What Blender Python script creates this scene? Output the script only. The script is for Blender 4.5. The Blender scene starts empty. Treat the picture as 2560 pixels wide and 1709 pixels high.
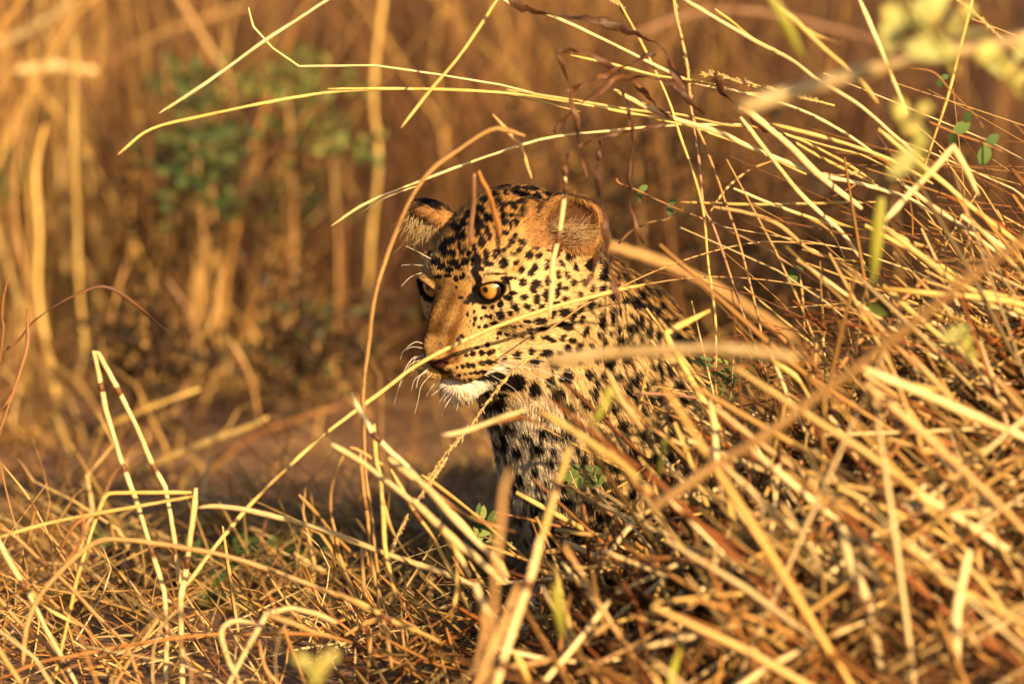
import bpy, math, random
import numpy as np
from mathutils import Vector, Matrix
from mathutils.bvhtree import BVHTree

KA = 0.60                           # overall reflectance of straw and fur
rng = np.random.default_rng(7)
random.seed(7)
SC = bpy.context.scene
COL = SC.collection

# ------------------------------------------------------------------ camera
CAM = np.array([0.0, -10.0, 1.6])
TGT = np.array([0.0, 0.0, 0.33])
LENS, SENSOR, PW, PH = 347.0, 36.0, 2560.0, 1709.0
cd = bpy.data.cameras.new('camera')
cam = bpy.data.objects.new('camera', cd)
COL.objects.link(cam)
cam.location = CAM
cam.rotation_euler = Vector(TGT - CAM).to_track_quat('-Z', 'Y').to_euler()
cd.lens, cd.sensor_width = LENS, SENSOR
cd.clip_start, cd.clip_end = 0.1, 3000
cd.dof.use_dof = True
cd.dof.focus_distance = 10.02
cd.dof.aperture_fstop = 4.0
cd.dof.aperture_blades = 9
SC.camera = cam
FW = (TGT - CAM) / np.linalg.norm(TGT - CAM)
RT = np.array([1.0, 0, 0])
UP = np.cross(RT, FW)
PXM = LENS / SENSOR * PW            # pixels per unit of slope


def at(px, py, y):
    """point of the world plane y = const seen at pixel (px, py)"""
    px = np.asarray(px, float); py = np.asarray(py, float)
    d = FW + RT * ((px - PW / 2) / PXM)[..., None] + UP * ((PH / 2 - py) / PXM)[..., None]
    t = (np.asarray(y, float) - CAM[1]) / d[..., 1]
    return CAM + d * t[..., None]


def proj(P):
    d = P - CAM
    z = d @ FW
    return PW / 2 + (d @ RT) / z * PXM, PH / 2 - (d @ UP) / z * PXM


# ------------------------------------------------------------------ world, sun, exposure
SUN_AZ, SUN_EL = math.radians(25), math.radians(20)     # from behind the camera, to its right
sun_to = Vector((math.sin(SUN_AZ) * math.cos(SUN_EL), -math.cos(SUN_AZ) * math.cos(SUN_EL), math.sin(SUN_EL)))
w = bpy.data.worlds.new('World'); SC.world = w; w.use_nodes = True
nt = w.node_tree
sky = nt.nodes.new('ShaderNodeTexSky'); sky.sky_type = 'NISHITA'; sky.sun_disc = False
sky.sun_elevation = SUN_EL
sky.sun_rotation = math.atan2(sun_to.x, sun_to.y)
sky.dust_density = 3.0
bg = nt.nodes['Background']; bg.inputs['Strength'].default_value = 0.05
nt.links.new(sky.outputs[0], bg.inputs[0])
sl = bpy.data.lights.new('sun', 'SUN'); so = bpy.data.objects.new('sun', sl); COL.objects.link(so)
sl.energy = 5.0; sl.angle = math.radians(0.5); sl.color = (1.0, 0.70, 0.37)
so.rotation_euler = sun_to.to_track_quat('Z', 'Y').to_euler()
SC.view_settings.view_transform = 'Standard'; SC.view_settings.look = 'None'
SC.view_settings.exposure = 1.62; SC.view_settings.gamma = 1.0
SC.view_settings.use_curve_mapping = False
SC.cycles.max_bounces = 6; SC.cycles.diffuse_bounces = 3; SC.cycles.glossy_bounces = 2
SC.cycles.transparent_max_bounces = 4


# ------------------------------------------------------------------ helpers
def tag(o, label=None, cat=None, group=None, kind=None):
    if label: o['label'] = label
    if cat: o['category'] = cat
    if group: o['group'] = group
    if kind: o['kind'] = kind
    return o


def mesh_np(name, V, F4=None, F3=None, col=None, smooth=True):
    me = bpy.data.meshes.new(name)
    V = np.asarray(V, np.float32)
    loops, starts, n = [], [], 0
    if F4 is not None and len(F4):
        F4 = np.asarray(F4, np.int32); loops.append(F4.ravel()); starts.append(np.arange(len(F4)) * 4); n = F4.size
    if F3 is not None and len(F3):
        F3 = np.asarray(F3, np.int32); loops.append(F3.ravel()); starts.append(n + np.arange(len(F3)) * 3)
    L = np.concatenate(loops).astype(np.int32); S = np.concatenate(starts).astype(np.int32)
    me.vertices.add(len(V)); me.vertices.foreach_set('co', V.ravel())
    me.loops.add(len(L)); me.loops.foreach_set('vertex_index', L)
    me.polygons.add(len(S)); me.polygons.foreach_set('loop_start', S)
    if smooth: me.polygons.foreach_set('use_smooth', np.ones(len(S), bool))
    if col is not None:
        a = me.color_attributes.new('Col', 'FLOAT_COLOR', 'POINT')
        c = np.ones((len(V), 4), np.float32); c[:, :3] = col
        a.data.foreach_set('color', c.ravel())
    me.update(calc_edges=True)
    return me


def obj(name, me, m=None, parent=None):
    o = bpy.data.objects.new(name, me)
    COL.objects.link(o)
    if m is not None and me is not None and not me.materials: me.materials.append(m)
    if parent is not None: o.parent = parent
    return o


def empty(name, loc):
    o = bpy.data.objects.new(name, None); COL.objects.link(o); o.location = loc
    o.empty_display_size = 0.05
    return o


def catmull(P, n):
    """resample a polyline smoothly to n points, even in chord length"""
    P = np.asarray(P, float)
    if len(P) == 2:
        t = np.linspace(0, 1, n)[:, None]
        return P[0] * (1 - t) + P[1] * t
    Q = np.vstack([2 * P[0] - P[1], P, 2 * P[-1] - P[-2]])
    s = np.concatenate([[0], np.cumsum(np.linalg.norm(np.diff(P, axis=0), axis=1))])
    u = np.linspace(0, s[-1], n)
    k = np.clip(np.searchsorted(s, u, side='right') - 1, 0, len(P) - 2)
    t = ((u - s[k]) / np.maximum(s[k + 1] - s[k], 1e-9))[:, None]
    a, b, c, d = Q[k], Q[k + 1], Q[k + 2], Q[k + 3]
    return 0.5 * (2 * b + (c - a) * t + (2 * a - 5 * b + 4 * c - d) * t ** 2 + (3 * b - a - 3 * c + d) * t ** 3)


def tube_arrays(P, R, sides=6, flat=1.0, twist=0.0, cap=True):
    """tube (or, with flat < 1, a blade) along P with radii R"""
    P = np.asarray(P, float); n = len(P)
    R = np.broadcast_to(np.asarray(R, float), (n,))
    T = np.gradient(P, axis=0); T /= np.maximum(np.linalg.norm(T, axis=1), 1e-9)[:, None]
    ref = np.array([0.13, -1.0, 0.21])
    A = np.cross(T, ref); A /= np.maximum(np.linalg.norm(A, axis=1), 1e-9)[:, None]
    B = np.cross(T, A)
    if twist:
        tw = np.linspace(0, twist, n)[:, None]
        A, B = A * np.cos(tw) + B * np.sin(tw), B * np.cos(tw) - A * np.sin(tw)
    ang = np.arange(sides) * 2 * math.pi / sides
    V = P[:, None] + R[:, None, None] * (A[:, None] * np.cos(ang)[None, :, None] + flat * B[:, None] * np.sin(ang)[None, :, None])
    V = V.reshape(-1, 3)
    i = np.arange(n - 1)[:, None] * sides; j = np.arange(sides)[None]; j2 = (j + 1) % sides
    F4 = np.stack([i + j, i + j2, i + sides + j2, i + sides + j], -1).reshape(-1, 4)
    F3 = None
    if cap:
        V = np.vstack([V, P[0], P[-1]]); a, b = n * sides, n * sides + 1
        j = np.arange(sides); j2 = (j + 1) % sides; e = (n - 1) * sides
        F3 = np.vstack([np.stack([np.full(sides, a), j2, j], 1), np.stack([np.full(sides, b), e + j, e + j2], 1)])
    return V, F4, F3


class Acc:
    """collects many pieces into one mesh"""
    def __init__(s): s.V, s.Q, s.T, s.C, s.n = [], [], [], [], 0

    def add(s, V, Q=None, T=None, c=(1, 1, 1)):
        s.V.append(V)
        if Q is not None: s.Q.append(Q + s.n)
        if T is not None: s.T.append(T + s.n)
        c = np.asarray(c, float); s.C.append(np.broadcast_to(c, (len(V), 3))); s.n += len(V)

    def mesh(s, name):
        return mesh_np(name, np.vstack(s.V), np.vstack(s.Q) if s.Q else None, np.vstack(s.T) if s.T else None, np.vstack(s.C))


def wob(P, f, seed=0):
    """cheap smooth noise, about -1..1"""
    r = np.random.default_rng(seed)
    out = 0
    for k in range(5):
        d = r.normal(size=3); d /= np.linalg.norm(d)
        out = out + np.sin(P @ d * f * (0.7 + 0.45 * k) + r.uniform(0, 6.28)) / 2.2
    return out


# ------------------------------------------------------------------ materials
def mat(name, rough=0.6, spec=0.3):
    m = bpy.data.materials.new(name); m.use_nodes = True
    b = m.node_tree.nodes['Principled BSDF']
    b.inputs['Roughness'].default_value = rough
    b.inputs['Specular IOR Level'].default_value = spec
    return m, m.node_tree, b


def straw_mat(name, c1, c2, dark, scale=60, dark_amt=0.35, rough=0.45, transl=0.15):
    """dry stem: two tones along its length, dark freckles, a tint of its own for each stalk"""
    m, t, b = mat(name, rough, 0.2)
    c1, c2, dark = (tuple(np.array(c) * KA * (1.0, 0.95, 0.86)) for c in (c1, c2, dark))
    N, Lk = t.nodes, t.links
    tc = N.new('ShaderNodeTexCoord'); oi = N.new('ShaderNodeObjectInfo')
    mp = N.new('ShaderNodeVectorMath'); mp.operation = 'ADD'
    Lk.new(tc.outputs['Object'], mp.inputs[0])
    cx = N.new('ShaderNodeCombineXYZ')
    mul = N.new('ShaderNodeMath'); mul.operation = 'MULTIPLY'; mul.inputs[1].default_value = 50
    Lk.new(oi.outputs['Random'], mul.inputs[0]); Lk.new(mul.outputs[0], cx.inputs[0]); Lk.new(cx.outputs[0], mp.inputs[1])
    n1 = N.new('ShaderNodeTexNoise'); n1.inputs['Scale'].default_value = scale * 0.25; n1.inputs['Detail'].default_value = 3
    n2 = N.new('ShaderNodeTexNoise'); n2.inputs['Scale'].default_value = scale * 3; n2.inputs['Detail'].default_value = 4
    Lk.new(mp.outputs[0], n1.inputs['Vector']); Lk.new(mp.outputs[0], n2.inputs['Vector'])
    r1 = N.new('ShaderNodeValToRGB'); r1.color_ramp.elements[0].position = 0.35; r1.color_ramp.elements[1].position = 0.65
    r1.color_ramp.elements[0].color = (*c1, 1); r1.color_ramp.elements[1].color = (*c2, 1)
    Lk.new(n1.outputs['Fac'], r1.inputs[0])
    r2 = N.new('ShaderNodeValToRGB'); r2.color_ramp.elements[0].position = 0.56; r2.color_ramp.elements[1].position = 0.72
    r2.color_ramp.elements[0].color = (0, 0, 0, 1); r2.color_ramp.elements[1].color = (dark_amt,) * 3 + (1,)
    Lk.new(n2.outputs['Fac'], r2.inputs[0])
    mx = N.new('ShaderNodeMix'); mx.data_type = 'RGBA'
    Lk.new(r2.outputs[0], mx.inputs[0]); Lk.new(r1.outputs[0], mx.inputs[6]); mx.inputs[7].default_value = (*dark, 1)
    hs = N.new('ShaderNodeHueSaturation')
    mr = N.new('ShaderNodeMapRange'); mr.inputs['To Min'].default_value = 0.72; mr.inputs['To Max'].default_value = 1.12
    Lk.new(oi.outputs['Random'], mr.inputs[0]); Lk.new(mr.outputs[0], hs.inputs['Value'])
    Lk.new(mx.outputs[2], hs.inputs['Color'])
    Lk.new(hs.outputs[0], b.inputs['Base Color'])
    return m


def col_mat(name, rough=0.6, spec=0.25, transl=0.0, coat=0.0):
    m, t, b = mat(name, rough, spec)
    a = t.nodes.new('ShaderNodeAttribute'); a.attribute_name = 'Col'
    t.links.new(a.outputs['Color'], b.inputs['Base Color'])
    if coat: b.inputs['Coat Weight'].default_value = coat
    if transl:
        tr = t.nodes.new('ShaderNodeBsdfTranslucent'); t.links.new(a.outputs['Color'], tr.inputs[0])
        ms = t.nodes.new('ShaderNodeMixShader'); ms.inputs[0].default_value = transl
        t.links.new(b.outputs[0], ms.inputs[1]); t.links.new(tr.outputs[0], ms.inputs[2])
        t.links.new(ms.outputs[0], t.nodes['Material Output'].inputs[0])
    return m


M = {
    'gold': straw_mat('straw_gold', (0.62, 0.40, 0.11), (0.76, 0.55, 0.20), (0.28, 0.13, 0.04), 60, 0.5),
    'pale': straw_mat('straw_pale', (0.72, 0.52, 0.24), (0.86, 0.70, 0.40), (0.34, 0.18, 0.07), 60, 0.4),
    'tan': straw_mat('straw_tan', (0.48, 0.27, 0.10), (0.64, 0.41, 0.17), (0.17, 0.075, 0.03), 60, 0.6),
    'rust': straw_mat('straw_rust', (0.26, 0.105, 0.035), (0.46, 0.22, 0.07), (0.09, 0.035, 0.018), 60, 0.6),
    'pink': straw_mat('straw_pinkish', (0.34, 0.17, 0.10), (0.48, 0.28, 0.17), (0.14, 0.07, 0.045), 60, 0.5),
    'dark': straw_mat('dead_leaf', (0.035, 0.017, 0.010), (0.17, 0.07, 0.028), (0.022, 0.012, 0.009), 80, 0.8, 0.55),
    'green': straw_mat('green_blade', (0.20, 0.22, 0.03), (0.38, 0.38, 0.055), (0.16, 0.13, 0.03), 40, 0.3),
    'yellowgreen': straw_mat('yellow_bud', (0.50, 0.45, 0.11), (0.66, 0.60, 0.22), (0.30, 0.30, 0.06), 40, 0.3),
    'node': straw_mat('stem_node', (0.12, 0.05, 0.02), (0.22, 0.10, 0.04), (0.04, 0.02, 0.01), 60, 0.6),
    'straw': col_mat('straw_mass', 0.6, 0.15, 0.12),
    'leaf': col_mat('leaf_green', 0.6, 0.12, 0.15),
    'fur': col_mat('fur', 0.6, 0.12, 0.0),
    'skin': col_mat('coat_skin', 0.8, 0.05),
    'whisker': straw_mat('whisker', (0.85, 0.8, 0.72), (0.9, 0.86, 0.8), (0.6, 0.5, 0.4), 10, 0.1),
}


def soil_mat():
    m, t, b = mat('soil', 0.9, 0.15)
    N, Lk = t.nodes, t.links
    tc = N.new('ShaderNodeTexCoord')
    n = N.new('ShaderNodeTexNoise'); n.inputs['Scale'].default_value = 6; n.inputs['Detail'].default_value = 8
    n2 = N.new('ShaderNodeTexNoise'); n2.inputs['Scale'].default_value = 70; n2.inputs['Detail'].default_value = 5
    Lk.new(tc.outputs['Object'], n.inputs['Vector']); Lk.new(tc.outputs['Object'], n2.inputs['Vector'])
    r = N.new('ShaderNodeValToRGB')
    r.color_ramp.elements[0].position = 0.3; r.color_ramp.elements[0].color = (0.10, 0.050, 0.026, 1)
    r.color_ramp.elements[1].position = 0.7; r.color_ramp.elements[1].color = (0.30, 0.165, 0.088, 1)
    Lk.new(n.outputs['Fac'], r.inputs[0])
    mx = N.new('ShaderNodeMix'); mx.data_type = 'RGBA'; mx.blend_type = 'MULTIPLY'; mx.inputs[0].default_value = 0.6
    Lk.new(r.outputs[0], mx.inputs[6]); Lk.new(n2.outputs['Color'], mx.inputs[7])
    Lk.new(mx.outputs[2], b.inputs['Base Color'])
    bp = N.new('ShaderNodeBump'); bp.inputs['Strength'].default_value = 0.6; bp.inputs['Distance'].default_value = 0.02
    Lk.new(n2.outputs['Fac'], bp.inputs['Height']); Lk.new(bp.outputs[0], b.inputs['Normal'])
    return m


# ------------------------------------------------------------------ ground
def ground_h(x, y):
    x = np.asarray(x, float); y = np.asarray(y, float)
    ramp = 1 / (1 + np.exp(-(x - 0.29) / 0.11))                    # bank rising to the right
    front = 1 / (1 + np.exp((y + 0.10 - 0.28 * np.clip(x, 0, 2)) / 0.05))         # it ends just in front of the animal
    back = np.exp(-np.clip(-0.35 - y, 0, 9) ** 2 / (2 * 0.55 ** 2))
    h = 0.31 * ramp * front * back * np.exp(-np.clip(x - 0.9, 0, 9) ** 2 / 0.5)
    h = h + 0.015 * front * back * np.exp(-(x + 0.05) ** 2 / 0.08)
    P = np.stack([x, y, 0 * x], -1)
    near = np.exp(-(x ** 2 + y ** 2) / 60)
    return h + near * 0.012 * wob(P, 9.0, 3) + 0.10 * (1 - near) * wob(P, 0.25, 4)


def axis(lo, hi, step, far):
    a = np.arange(lo, hi, step)
    g = [hi]; s = step
    while g[-1] < far: s *= 1.25; g.append(g[-1] + s)
    h = [lo]; s = step
    while h[-1] > -far: s *= 1.25; h.append(h[-1] - s)
    return np.concatenate([h[:0:-1], a, g])


gx, gy = axis(-1.6, 1.6, 0.02, 600), axis(-2.0, 2.4, 0.02, 600)
GX, GY = np.meshgrid(gx, gy, indexing='ij')
GV = np.stack([GX, GY, ground_h(GX, GY)], -1).reshape(-1, 3)
ny = len(gy); I, J = np.meshgrid(np.arange(len(gx) - 1), np.arange(ny - 1), indexing='ij')
GF = np.stack([I * ny + J, (I + 1) * ny + J, (I + 1) * ny + J + 1, I * ny + J + 1], -1).reshape(-1, 4)
g = obj('ground', mesh_np('ground', GV, GF), soil_mat())
tag(g, 'reddish brown bare soil under the dry grass', 'ground', kind='structure')


# ------------------------------------------------------------------ background grass
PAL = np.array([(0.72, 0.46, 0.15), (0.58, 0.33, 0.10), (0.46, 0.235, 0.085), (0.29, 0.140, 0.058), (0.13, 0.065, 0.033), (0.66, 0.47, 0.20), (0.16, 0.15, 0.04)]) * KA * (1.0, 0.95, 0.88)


def blades(name, base, H, lean, width, colr, segs=6, droop=0.35, label='', cat='grass'):
    """many grass blades as one mesh: base Nx3, H N, lean Nx2 (offset of the tip as a share of H)"""
    n = len(base)
    t = np.linspace(0, 1, segs + 1)
    az = rng.uniform(0, 2 * math.pi, n)
    side = np.stack([np.cos(az), np.sin(az), 0 * az], -1)
    bend = t ** 1.8
    P = np.empty((n, segs + 1, 3))
    wv = rng.normal(0, 0.012, (n, segs + 1, 2)) * t[None, :, None]
    for k in range(2):
        P[:, :, k] = base[:, None, k] + H[:, None] * lean[:, None, k] * bend[None] + wv[:, :, k]
    dz = 1 - droop * (lean ** 2).sum(-1)[:, None] * t[None] ** 2
    P[:, :, 2] = base[:, None, 2] - 0.03 + H[:, None] * t[None] * np.clip(dz, 0.15, 1)
    wd = width[:, None] * np.clip(1.15 - t[None], 0.15, 1) * 0.5
    V = np.stack([P - side[:, None] * wd[..., None], P + side[:, None] * wd[..., None]], 2).reshape(-1, 3)
    b = np.arange(n)[:, None] * (segs + 1) * 2 + np.arange(segs)[None] * 2
    F = np.stack([b, b + 1, b + 3, b + 2], -1).reshape(-1, 4)
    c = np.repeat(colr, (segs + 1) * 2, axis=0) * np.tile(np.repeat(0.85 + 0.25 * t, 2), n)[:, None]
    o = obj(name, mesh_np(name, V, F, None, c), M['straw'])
    return tag(o, label, cat, kind='stuff')


def stand(name, n, xr, yr, hr, wr, pal, lean_mu, lean_sd, clump, label, keep=None):
    nc = max(3, n // clump)
    cx, cy = rng.uniform(*xr, nc), rng.uniform(*yr, nc)
    ch = rng.uniform(0.7, 1.1, nc); cl = rng.normal(0, 0.12, (nc, 2)); cc = rng.choice(len(pal), nc)
    k = rng.integers(0, nc, n)
    x = cx[k] + rng.normal(0, 0.07, n); y = cy[k] + rng.normal(0, 0.07, n)
    if keep is not None:
        ok = keep(x, y); x, y, k = x[ok], y[ok], k[ok]
    n = len(x)
    base = np.stack([x, y, ground_h(x, y)], -1)
    H = rng.uniform(*hr, n) * ch[k]
    lean = cl[k] + rng.normal(0, lean_sd, (n, 2)) + np.asarray(lean_mu)
    ci = np.where(rng.random(n) < 0.6, cc[k], rng.choice(len(pal), n))
    colr = PAL[np.asarray(pal)[ci]] * rng.uniform(0.65, 1.1, (n, 1))
    return blades(name, base, H, lean, rng.uniform(*wr, n), colr, label=label)


gap = lambda x, y: ~((x > -0.75) & (x < 0.6) & (y < 1.5 + 0.5 * np.sin(3 * x)))
stand('tall_grass', 3000, (-2.6, 0.4), (2.3, 5.0), (0.3, 1.0), (0.002, 0.006), [1, 2, 3, 4, 4, 4, 3, 3], (0.0, 0), 0.5, 22,
      'tan and brown dry grass standing behind the bare soil', gap)
stand('mid_grass', 420, (-0.7, 0.9), (2.3, 3.8), (0.4, 1.1), (0.003, 0.008), [1, 2, 0, 3], (0.0, 0), 0.35, 14,
      'sparse tan stems standing among the dark grass', gap)
stand('shade_grass', 5200, (-0.6, 2.4), (1.9, 4.4), (0.2, 1.0), (0.002, 0.005), [4, 4, 3, 4, 4, 4], (0.0, 0), 0.5, 30,  # tones darkened to carry the shade behind the leopard in their colour
      'dark brown grass behind the leopard with shade put into its colour', gap)
stand('far_grass', 8000, (-4.5, 4.5), (4.8, 12.0), (0.5, 1.6), (0.004, 0.010), [2, 3, 4, 4, 4, 3, 4], (0.0, 0), 0.45, 45,
      'blurred stand of tall tan grass far behind everything')
stand('sunlit_grass', 300, (-1.5, -0.42), (1.7, 3.0), (0.4, 1.05), (0.003, 0.010), [0, 1, 5, 1, 0], (0.03, 0), 0.2, 22,
      'golden sunlit grass clumps standing at the edge of the bare soil')
stand('short_grass', 7000, (-1.6, 1.4), (0.10, 3.2), (0.05, 0.26), (0.002, 0.007), [1, 2, 0, 5, 3, 0], (0.0, 0), 1.2, 30,
      'short trampled grass tufts on the bare soil')

# ------------------------------------------------------------------ leopard: body surface from a distance field
YAW, PITCH, ROLL = map(math.radians, (38, 24, 3))
HO = np.array([-0.048, 0.0, 0.387])


def head_frame():
    f = np.array([-math.sin(YAW) * math.cos(PITCH), -math.cos(YAW) * math.cos(PITCH), -math.sin(PITCH)])
    s = np.array([math.cos(YAW), -math.sin(YAW), 0])
    u = np.cross(f, s)
    s2 = s * math.cos(ROLL) + u * math.sin(ROLL)
    return np.stack([s2, f, np.cross(f, s2)], 1)        # columns: side (towards the picture's right), forward, up


HR = head_frame()
h2w = lambda p: (np.asarray(p, float) * 0.01) @ HR.T + HO
w2h = lambda P: (P - HO) @ HR * 100.0
ID = np.eye(3)


class Field:
    def __init__(s, ax, ay, az):
        s.ax = [np.asarray(a, np.float32) for a in (ax, ay, az)]
        s.F = np.full([len(a) for a in s.ax], 0.5, np.float32)

    def sub(s, lo, hi):
        sl, pts = [], []
        for a, l, h in zip(s.ax, lo, hi):
            i, j = np.searchsorted(a, l), np.searchsorted(a, h)
            sl.append(slice(max(i - 1, 0), min(j + 1, len(a)))); pts.append(a[sl[-1]])
        X = np.stack(np.meshgrid(*pts, indexing='ij'), -1)
        return tuple(sl), X

    def blend(s, sl, d, k, op):
        a = s.F[sl]
        if op == 'add':
            h = np.maximum(k - np.abs(a - d), 0) / k
            s.F[sl] = np.minimum(a, d) - h * h * k * 0.25
        else:
            d = -d
            h = np.maximum(k - np.abs(a - d), 0) / k
            s.F[sl] = np.maximum(a, d) + h * h * k * 0.25

    def ell(s, c, r, A=ID, k=0.01, op='add'):
        """ellipsoid: centre c, radii r along the columns of A"""
        c = np.asarray(c, float); r = np.asarray(r, float)
        e = np.sqrt(((A * r) ** 2).sum(1)) * 1.25 + 1.6 * k + 0.014
        sl, X = s.sub(c - e, c + e)
        q = ((X - c.astype(np.float32)) @ A.astype(np.float32))
        k0 = np.sqrt(((q / r) ** 2).sum(-1)); k1 = np.sqrt(((q / r ** 2) ** 2).sum(-1)) + 1e-6
        s.blend(sl, (k0 * (k0 - 1) / k1).astype(np.float32), k, op)

    def cap(s, a, b, ra, rb, k=0.01, op='add'):
        a = np.asarray(a, float); b = np.asarray(b, float); m = max(ra, rb) + 1.5 * k + 0.012
        sl, X = s.sub(np.minimum(a, b) - m, np.maximum(a, b) + m)
        ab = b - a
        t = np.clip(((X - a) @ ab) / (ab @ ab), 0, 1)
        d = np.linalg.norm(X - a - t[..., None] * ab, axis=-1) - (ra + (rb - ra) * t)
        s.blend(sl, d.astype(np.float32), k, op)


def surface_nets(fld):
    F = fld.F; ax = fld.ax
    ins = F < 0
    c = [ins[i:F.shape[0] - 1 + i, j:F.shape[1] - 1 + j, k:F.shape[2] - 1 + k] for i in (0, 1) for j in (0, 1) for k in (0, 1)]
    tot = sum(x.astype(np.int8) for x in c)
    idx = np.argwhere((tot > 0) & (tot < 8))
    cid = np.full(tot.shape, -1, np.int32); cid[tuple(idx.T)] = np.arange(len(idx))
    off = np.array([(i, j, k) for i in (0, 1) for j in (0, 1) for k in (0, 1)])
    corner = idx[:, None] + off[None]
    val = F[corner[..., 0], corner[..., 1], corner[..., 2]]
    pos = np.stack([ax[d][corner[..., d]] for d in range(3)], -1)
    acc = np.zeros((len(idx), 3)); cnt = np.zeros(len(idx))
    for a in range(8):
        for b in range(a + 1, 8):
            if np.abs(off[a] - off[b]).sum() != 1: continue
            va, vb = val[:, a], val[:, b]
            m = (va < 0) != (vb < 0)
            t = np.where(m, va / np.where(m, va - vb, 1), 0)[:, None]
            acc += np.where(m[:, None], pos[:, a] * (1 - t) + pos[:, b] * t, 0); cnt += m
    V = acc / cnt[:, None]
    Q = []
    for d in range(3):
        e, f = (d + 1) % 3, (d + 2) % 3
        lo = [slice(None)] * 3; hi = [slice(None)] * 3
        lo[d] = slice(0, -1); hi[d] = slice(1, None)
        A, B = ins[tuple(lo)], ins[tuple(hi)]
        ed = np.argwhere(A != B)
        ed = ed[(ed[:, e] > 0) & (ed[:, f] > 0) & (ed[:, e] < F.shape[e] - 1) & (ed[:, f] < F.shape[f] - 1)]
        flip = A[tuple(ed.T)]
        def cell(de, df):
            q = ed.copy(); q[:, e] += de; q[:, f] += df
            return cid[tuple(q.T)]
        quad = np.stack([cell(-1, -1), cell(0, -1), cell(0, 0), cell(-1, 0)], 1)
        quad[~flip] = quad[~flip][:, ::-1]
        Q.append(quad)
    Q = np.vstack(Q)
    return V, Q[(Q >= 0).all(1)]


fine = 0.0018
fx = np.concatenate([np.arange(-0.19, 0.125, fine), np.arange(0.125, 0.66, 0.008)])
fy = np.concatenate([np.arange(-0.11, 0.165, fine), np.arange(0.165, 1.4, 0.010)])
fz = np.concatenate([np.arange(-0.03, 0.25, 0.005), np.arange(0.25, 0.50, fine)])
FD = Field(fx, fy, fz)


def H_ell(c, r, k=1.0, op='add', A=ID): FD.ell(h2w(c), np.asarray(r) * 0.01, HR @ A, k * 0.01, op)
def H_cap(a, b, ra, rb, k=1.0, op='add'): FD.cap(h2w(a), h2w(b), ra * 0.01, rb * 0.01, k * 0.01, op)


def both(fn, c, *a, **kw):
    for s in (-1, 1): fn((c[0] * s, c[1], c[2]), *a, **kw)


EYE_C, EYE_R = np.array([3.65, -0.22, 0.0]), 1.62
# skull and face
H_ell((0, -6.4, 0.9), (5.6, 6.6, 4.7))
H_ell((0, -9.2, 0.9), (5.8, 5.5, 4.9), 2.0)
H_ell((0, -3.2, 2.3), (3.8, 4.0, 2.4), 2.0)
for s in (-1, 1):
    H_cap((0.75 * s, -1.0, 1.6), (1.15 * s, 5.9, -3.6), 1.75, 1.2, 1.2)             # bridge of the nose
    H_ell((4.9 * s, -3.6, -3.0), (2.7, 4.4, 3.6), 1.8)                                # cheek
    H_cap((3.9 * s, 0.5, -2.4), (6.1 * s, -4.5, -1.3), 1.3, 1.5, 1.2)                 # cheek bone
    H_cap((2.3 * s, 0.3, 2.05), (5.2 * s, -1.7, 1.7), 1.05, 1.0, 1.0)                 # brow
    H_cap((1.1 * s, 3.4, -8.6), (4.6 * s, -3.6, -7.0), 1.1, 2.0, 1.2)                 # jaw
H_cap((0, -0.6, -3.0), (0, 4.2, -5.5), 3.5, 2.75, 1.5)                                  # muzzle
for s in (-1, 1):
    H_ell((2.1 * s, 4.9, -6.1), (2.1, 2.55, 1.5), 0.5)                              # whisker pads
H_ell((0, 5.1, -8.55), (2.2, 2.1, 1.65), 0.5)                                          # chin
H_ell((0, -4.0, -6.0), (4.0, 5.0, 2.6), 2.0)
H_ell((0, 6.85, -4.65), (1.75, 1.0, 1.05), 0.5)                                        # nose
H_cap((0, 7.0, -5.0), (0, 6.4, -6.3), 0.55, 0.4, 0.4)
for s in (-1, 1):
    H_ell((1.0 * s, 7.65, -4.8), (0.42, 0.5, 0.26), 0.15, 'cut')                    # nostrils
    H_cap((1.4 * s, 7.1, -5.0), (2.05 * s, 6.2, -4.45), 0.16, 0.12, 0.2, 'cut')
H_cap((0, 7.85, -5.55), (0, 7.3, -6.8), 0.17, 0.2, 0.2, 'cut')                           # philtrum
mt = [(0, 7.25, -6.8), (1.0, 6.95, -7.35), (2.3, 5.6, -7.75), (3.2, 3.8, -7.6), (4.0, 1.8, -7.2)]
for s in (-1, 1):
    for a, b in zip(mt[:-1], mt[1:]):
        H_cap((a[0] * s, a[1], a[2]), (b[0] * s, b[1], b[2]), 0.2, 0.2, 0.2, 'cut')   # mouth line
# eye openings, slanting up and out
EYE_AX = {}
for s in (-1, 1):
    g = np.array([0.30 * s, 0.93, 0.16]); g /= np.linalg.norm(g)
    lat = np.array([s * 0.93, -0.28, 0.24]); lat -= g * (lat @ g); lat /= np.linalg.norm(lat)
    A = np.stack([lat, g, np.cross(lat, g) * (1 if np.cross(lat, g)[2] > 0 else -1)], 1)
    EYE_AX[s] = A
    c = EYE_C * (s, 1, 1)
    H_ell(c + g * 0.3, (2.25, 2.1, 1.75), 0.6, 'add', A)                              # lids round the ball
    H_ell(c + g * 1.75 - A[:, 2] * 0.10, (1.72, 1.7, 0.95), 0.2, 'cut', A)
    H_ell(c, (1.50,) * 3, 0.05, 'cut', A)
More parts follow.
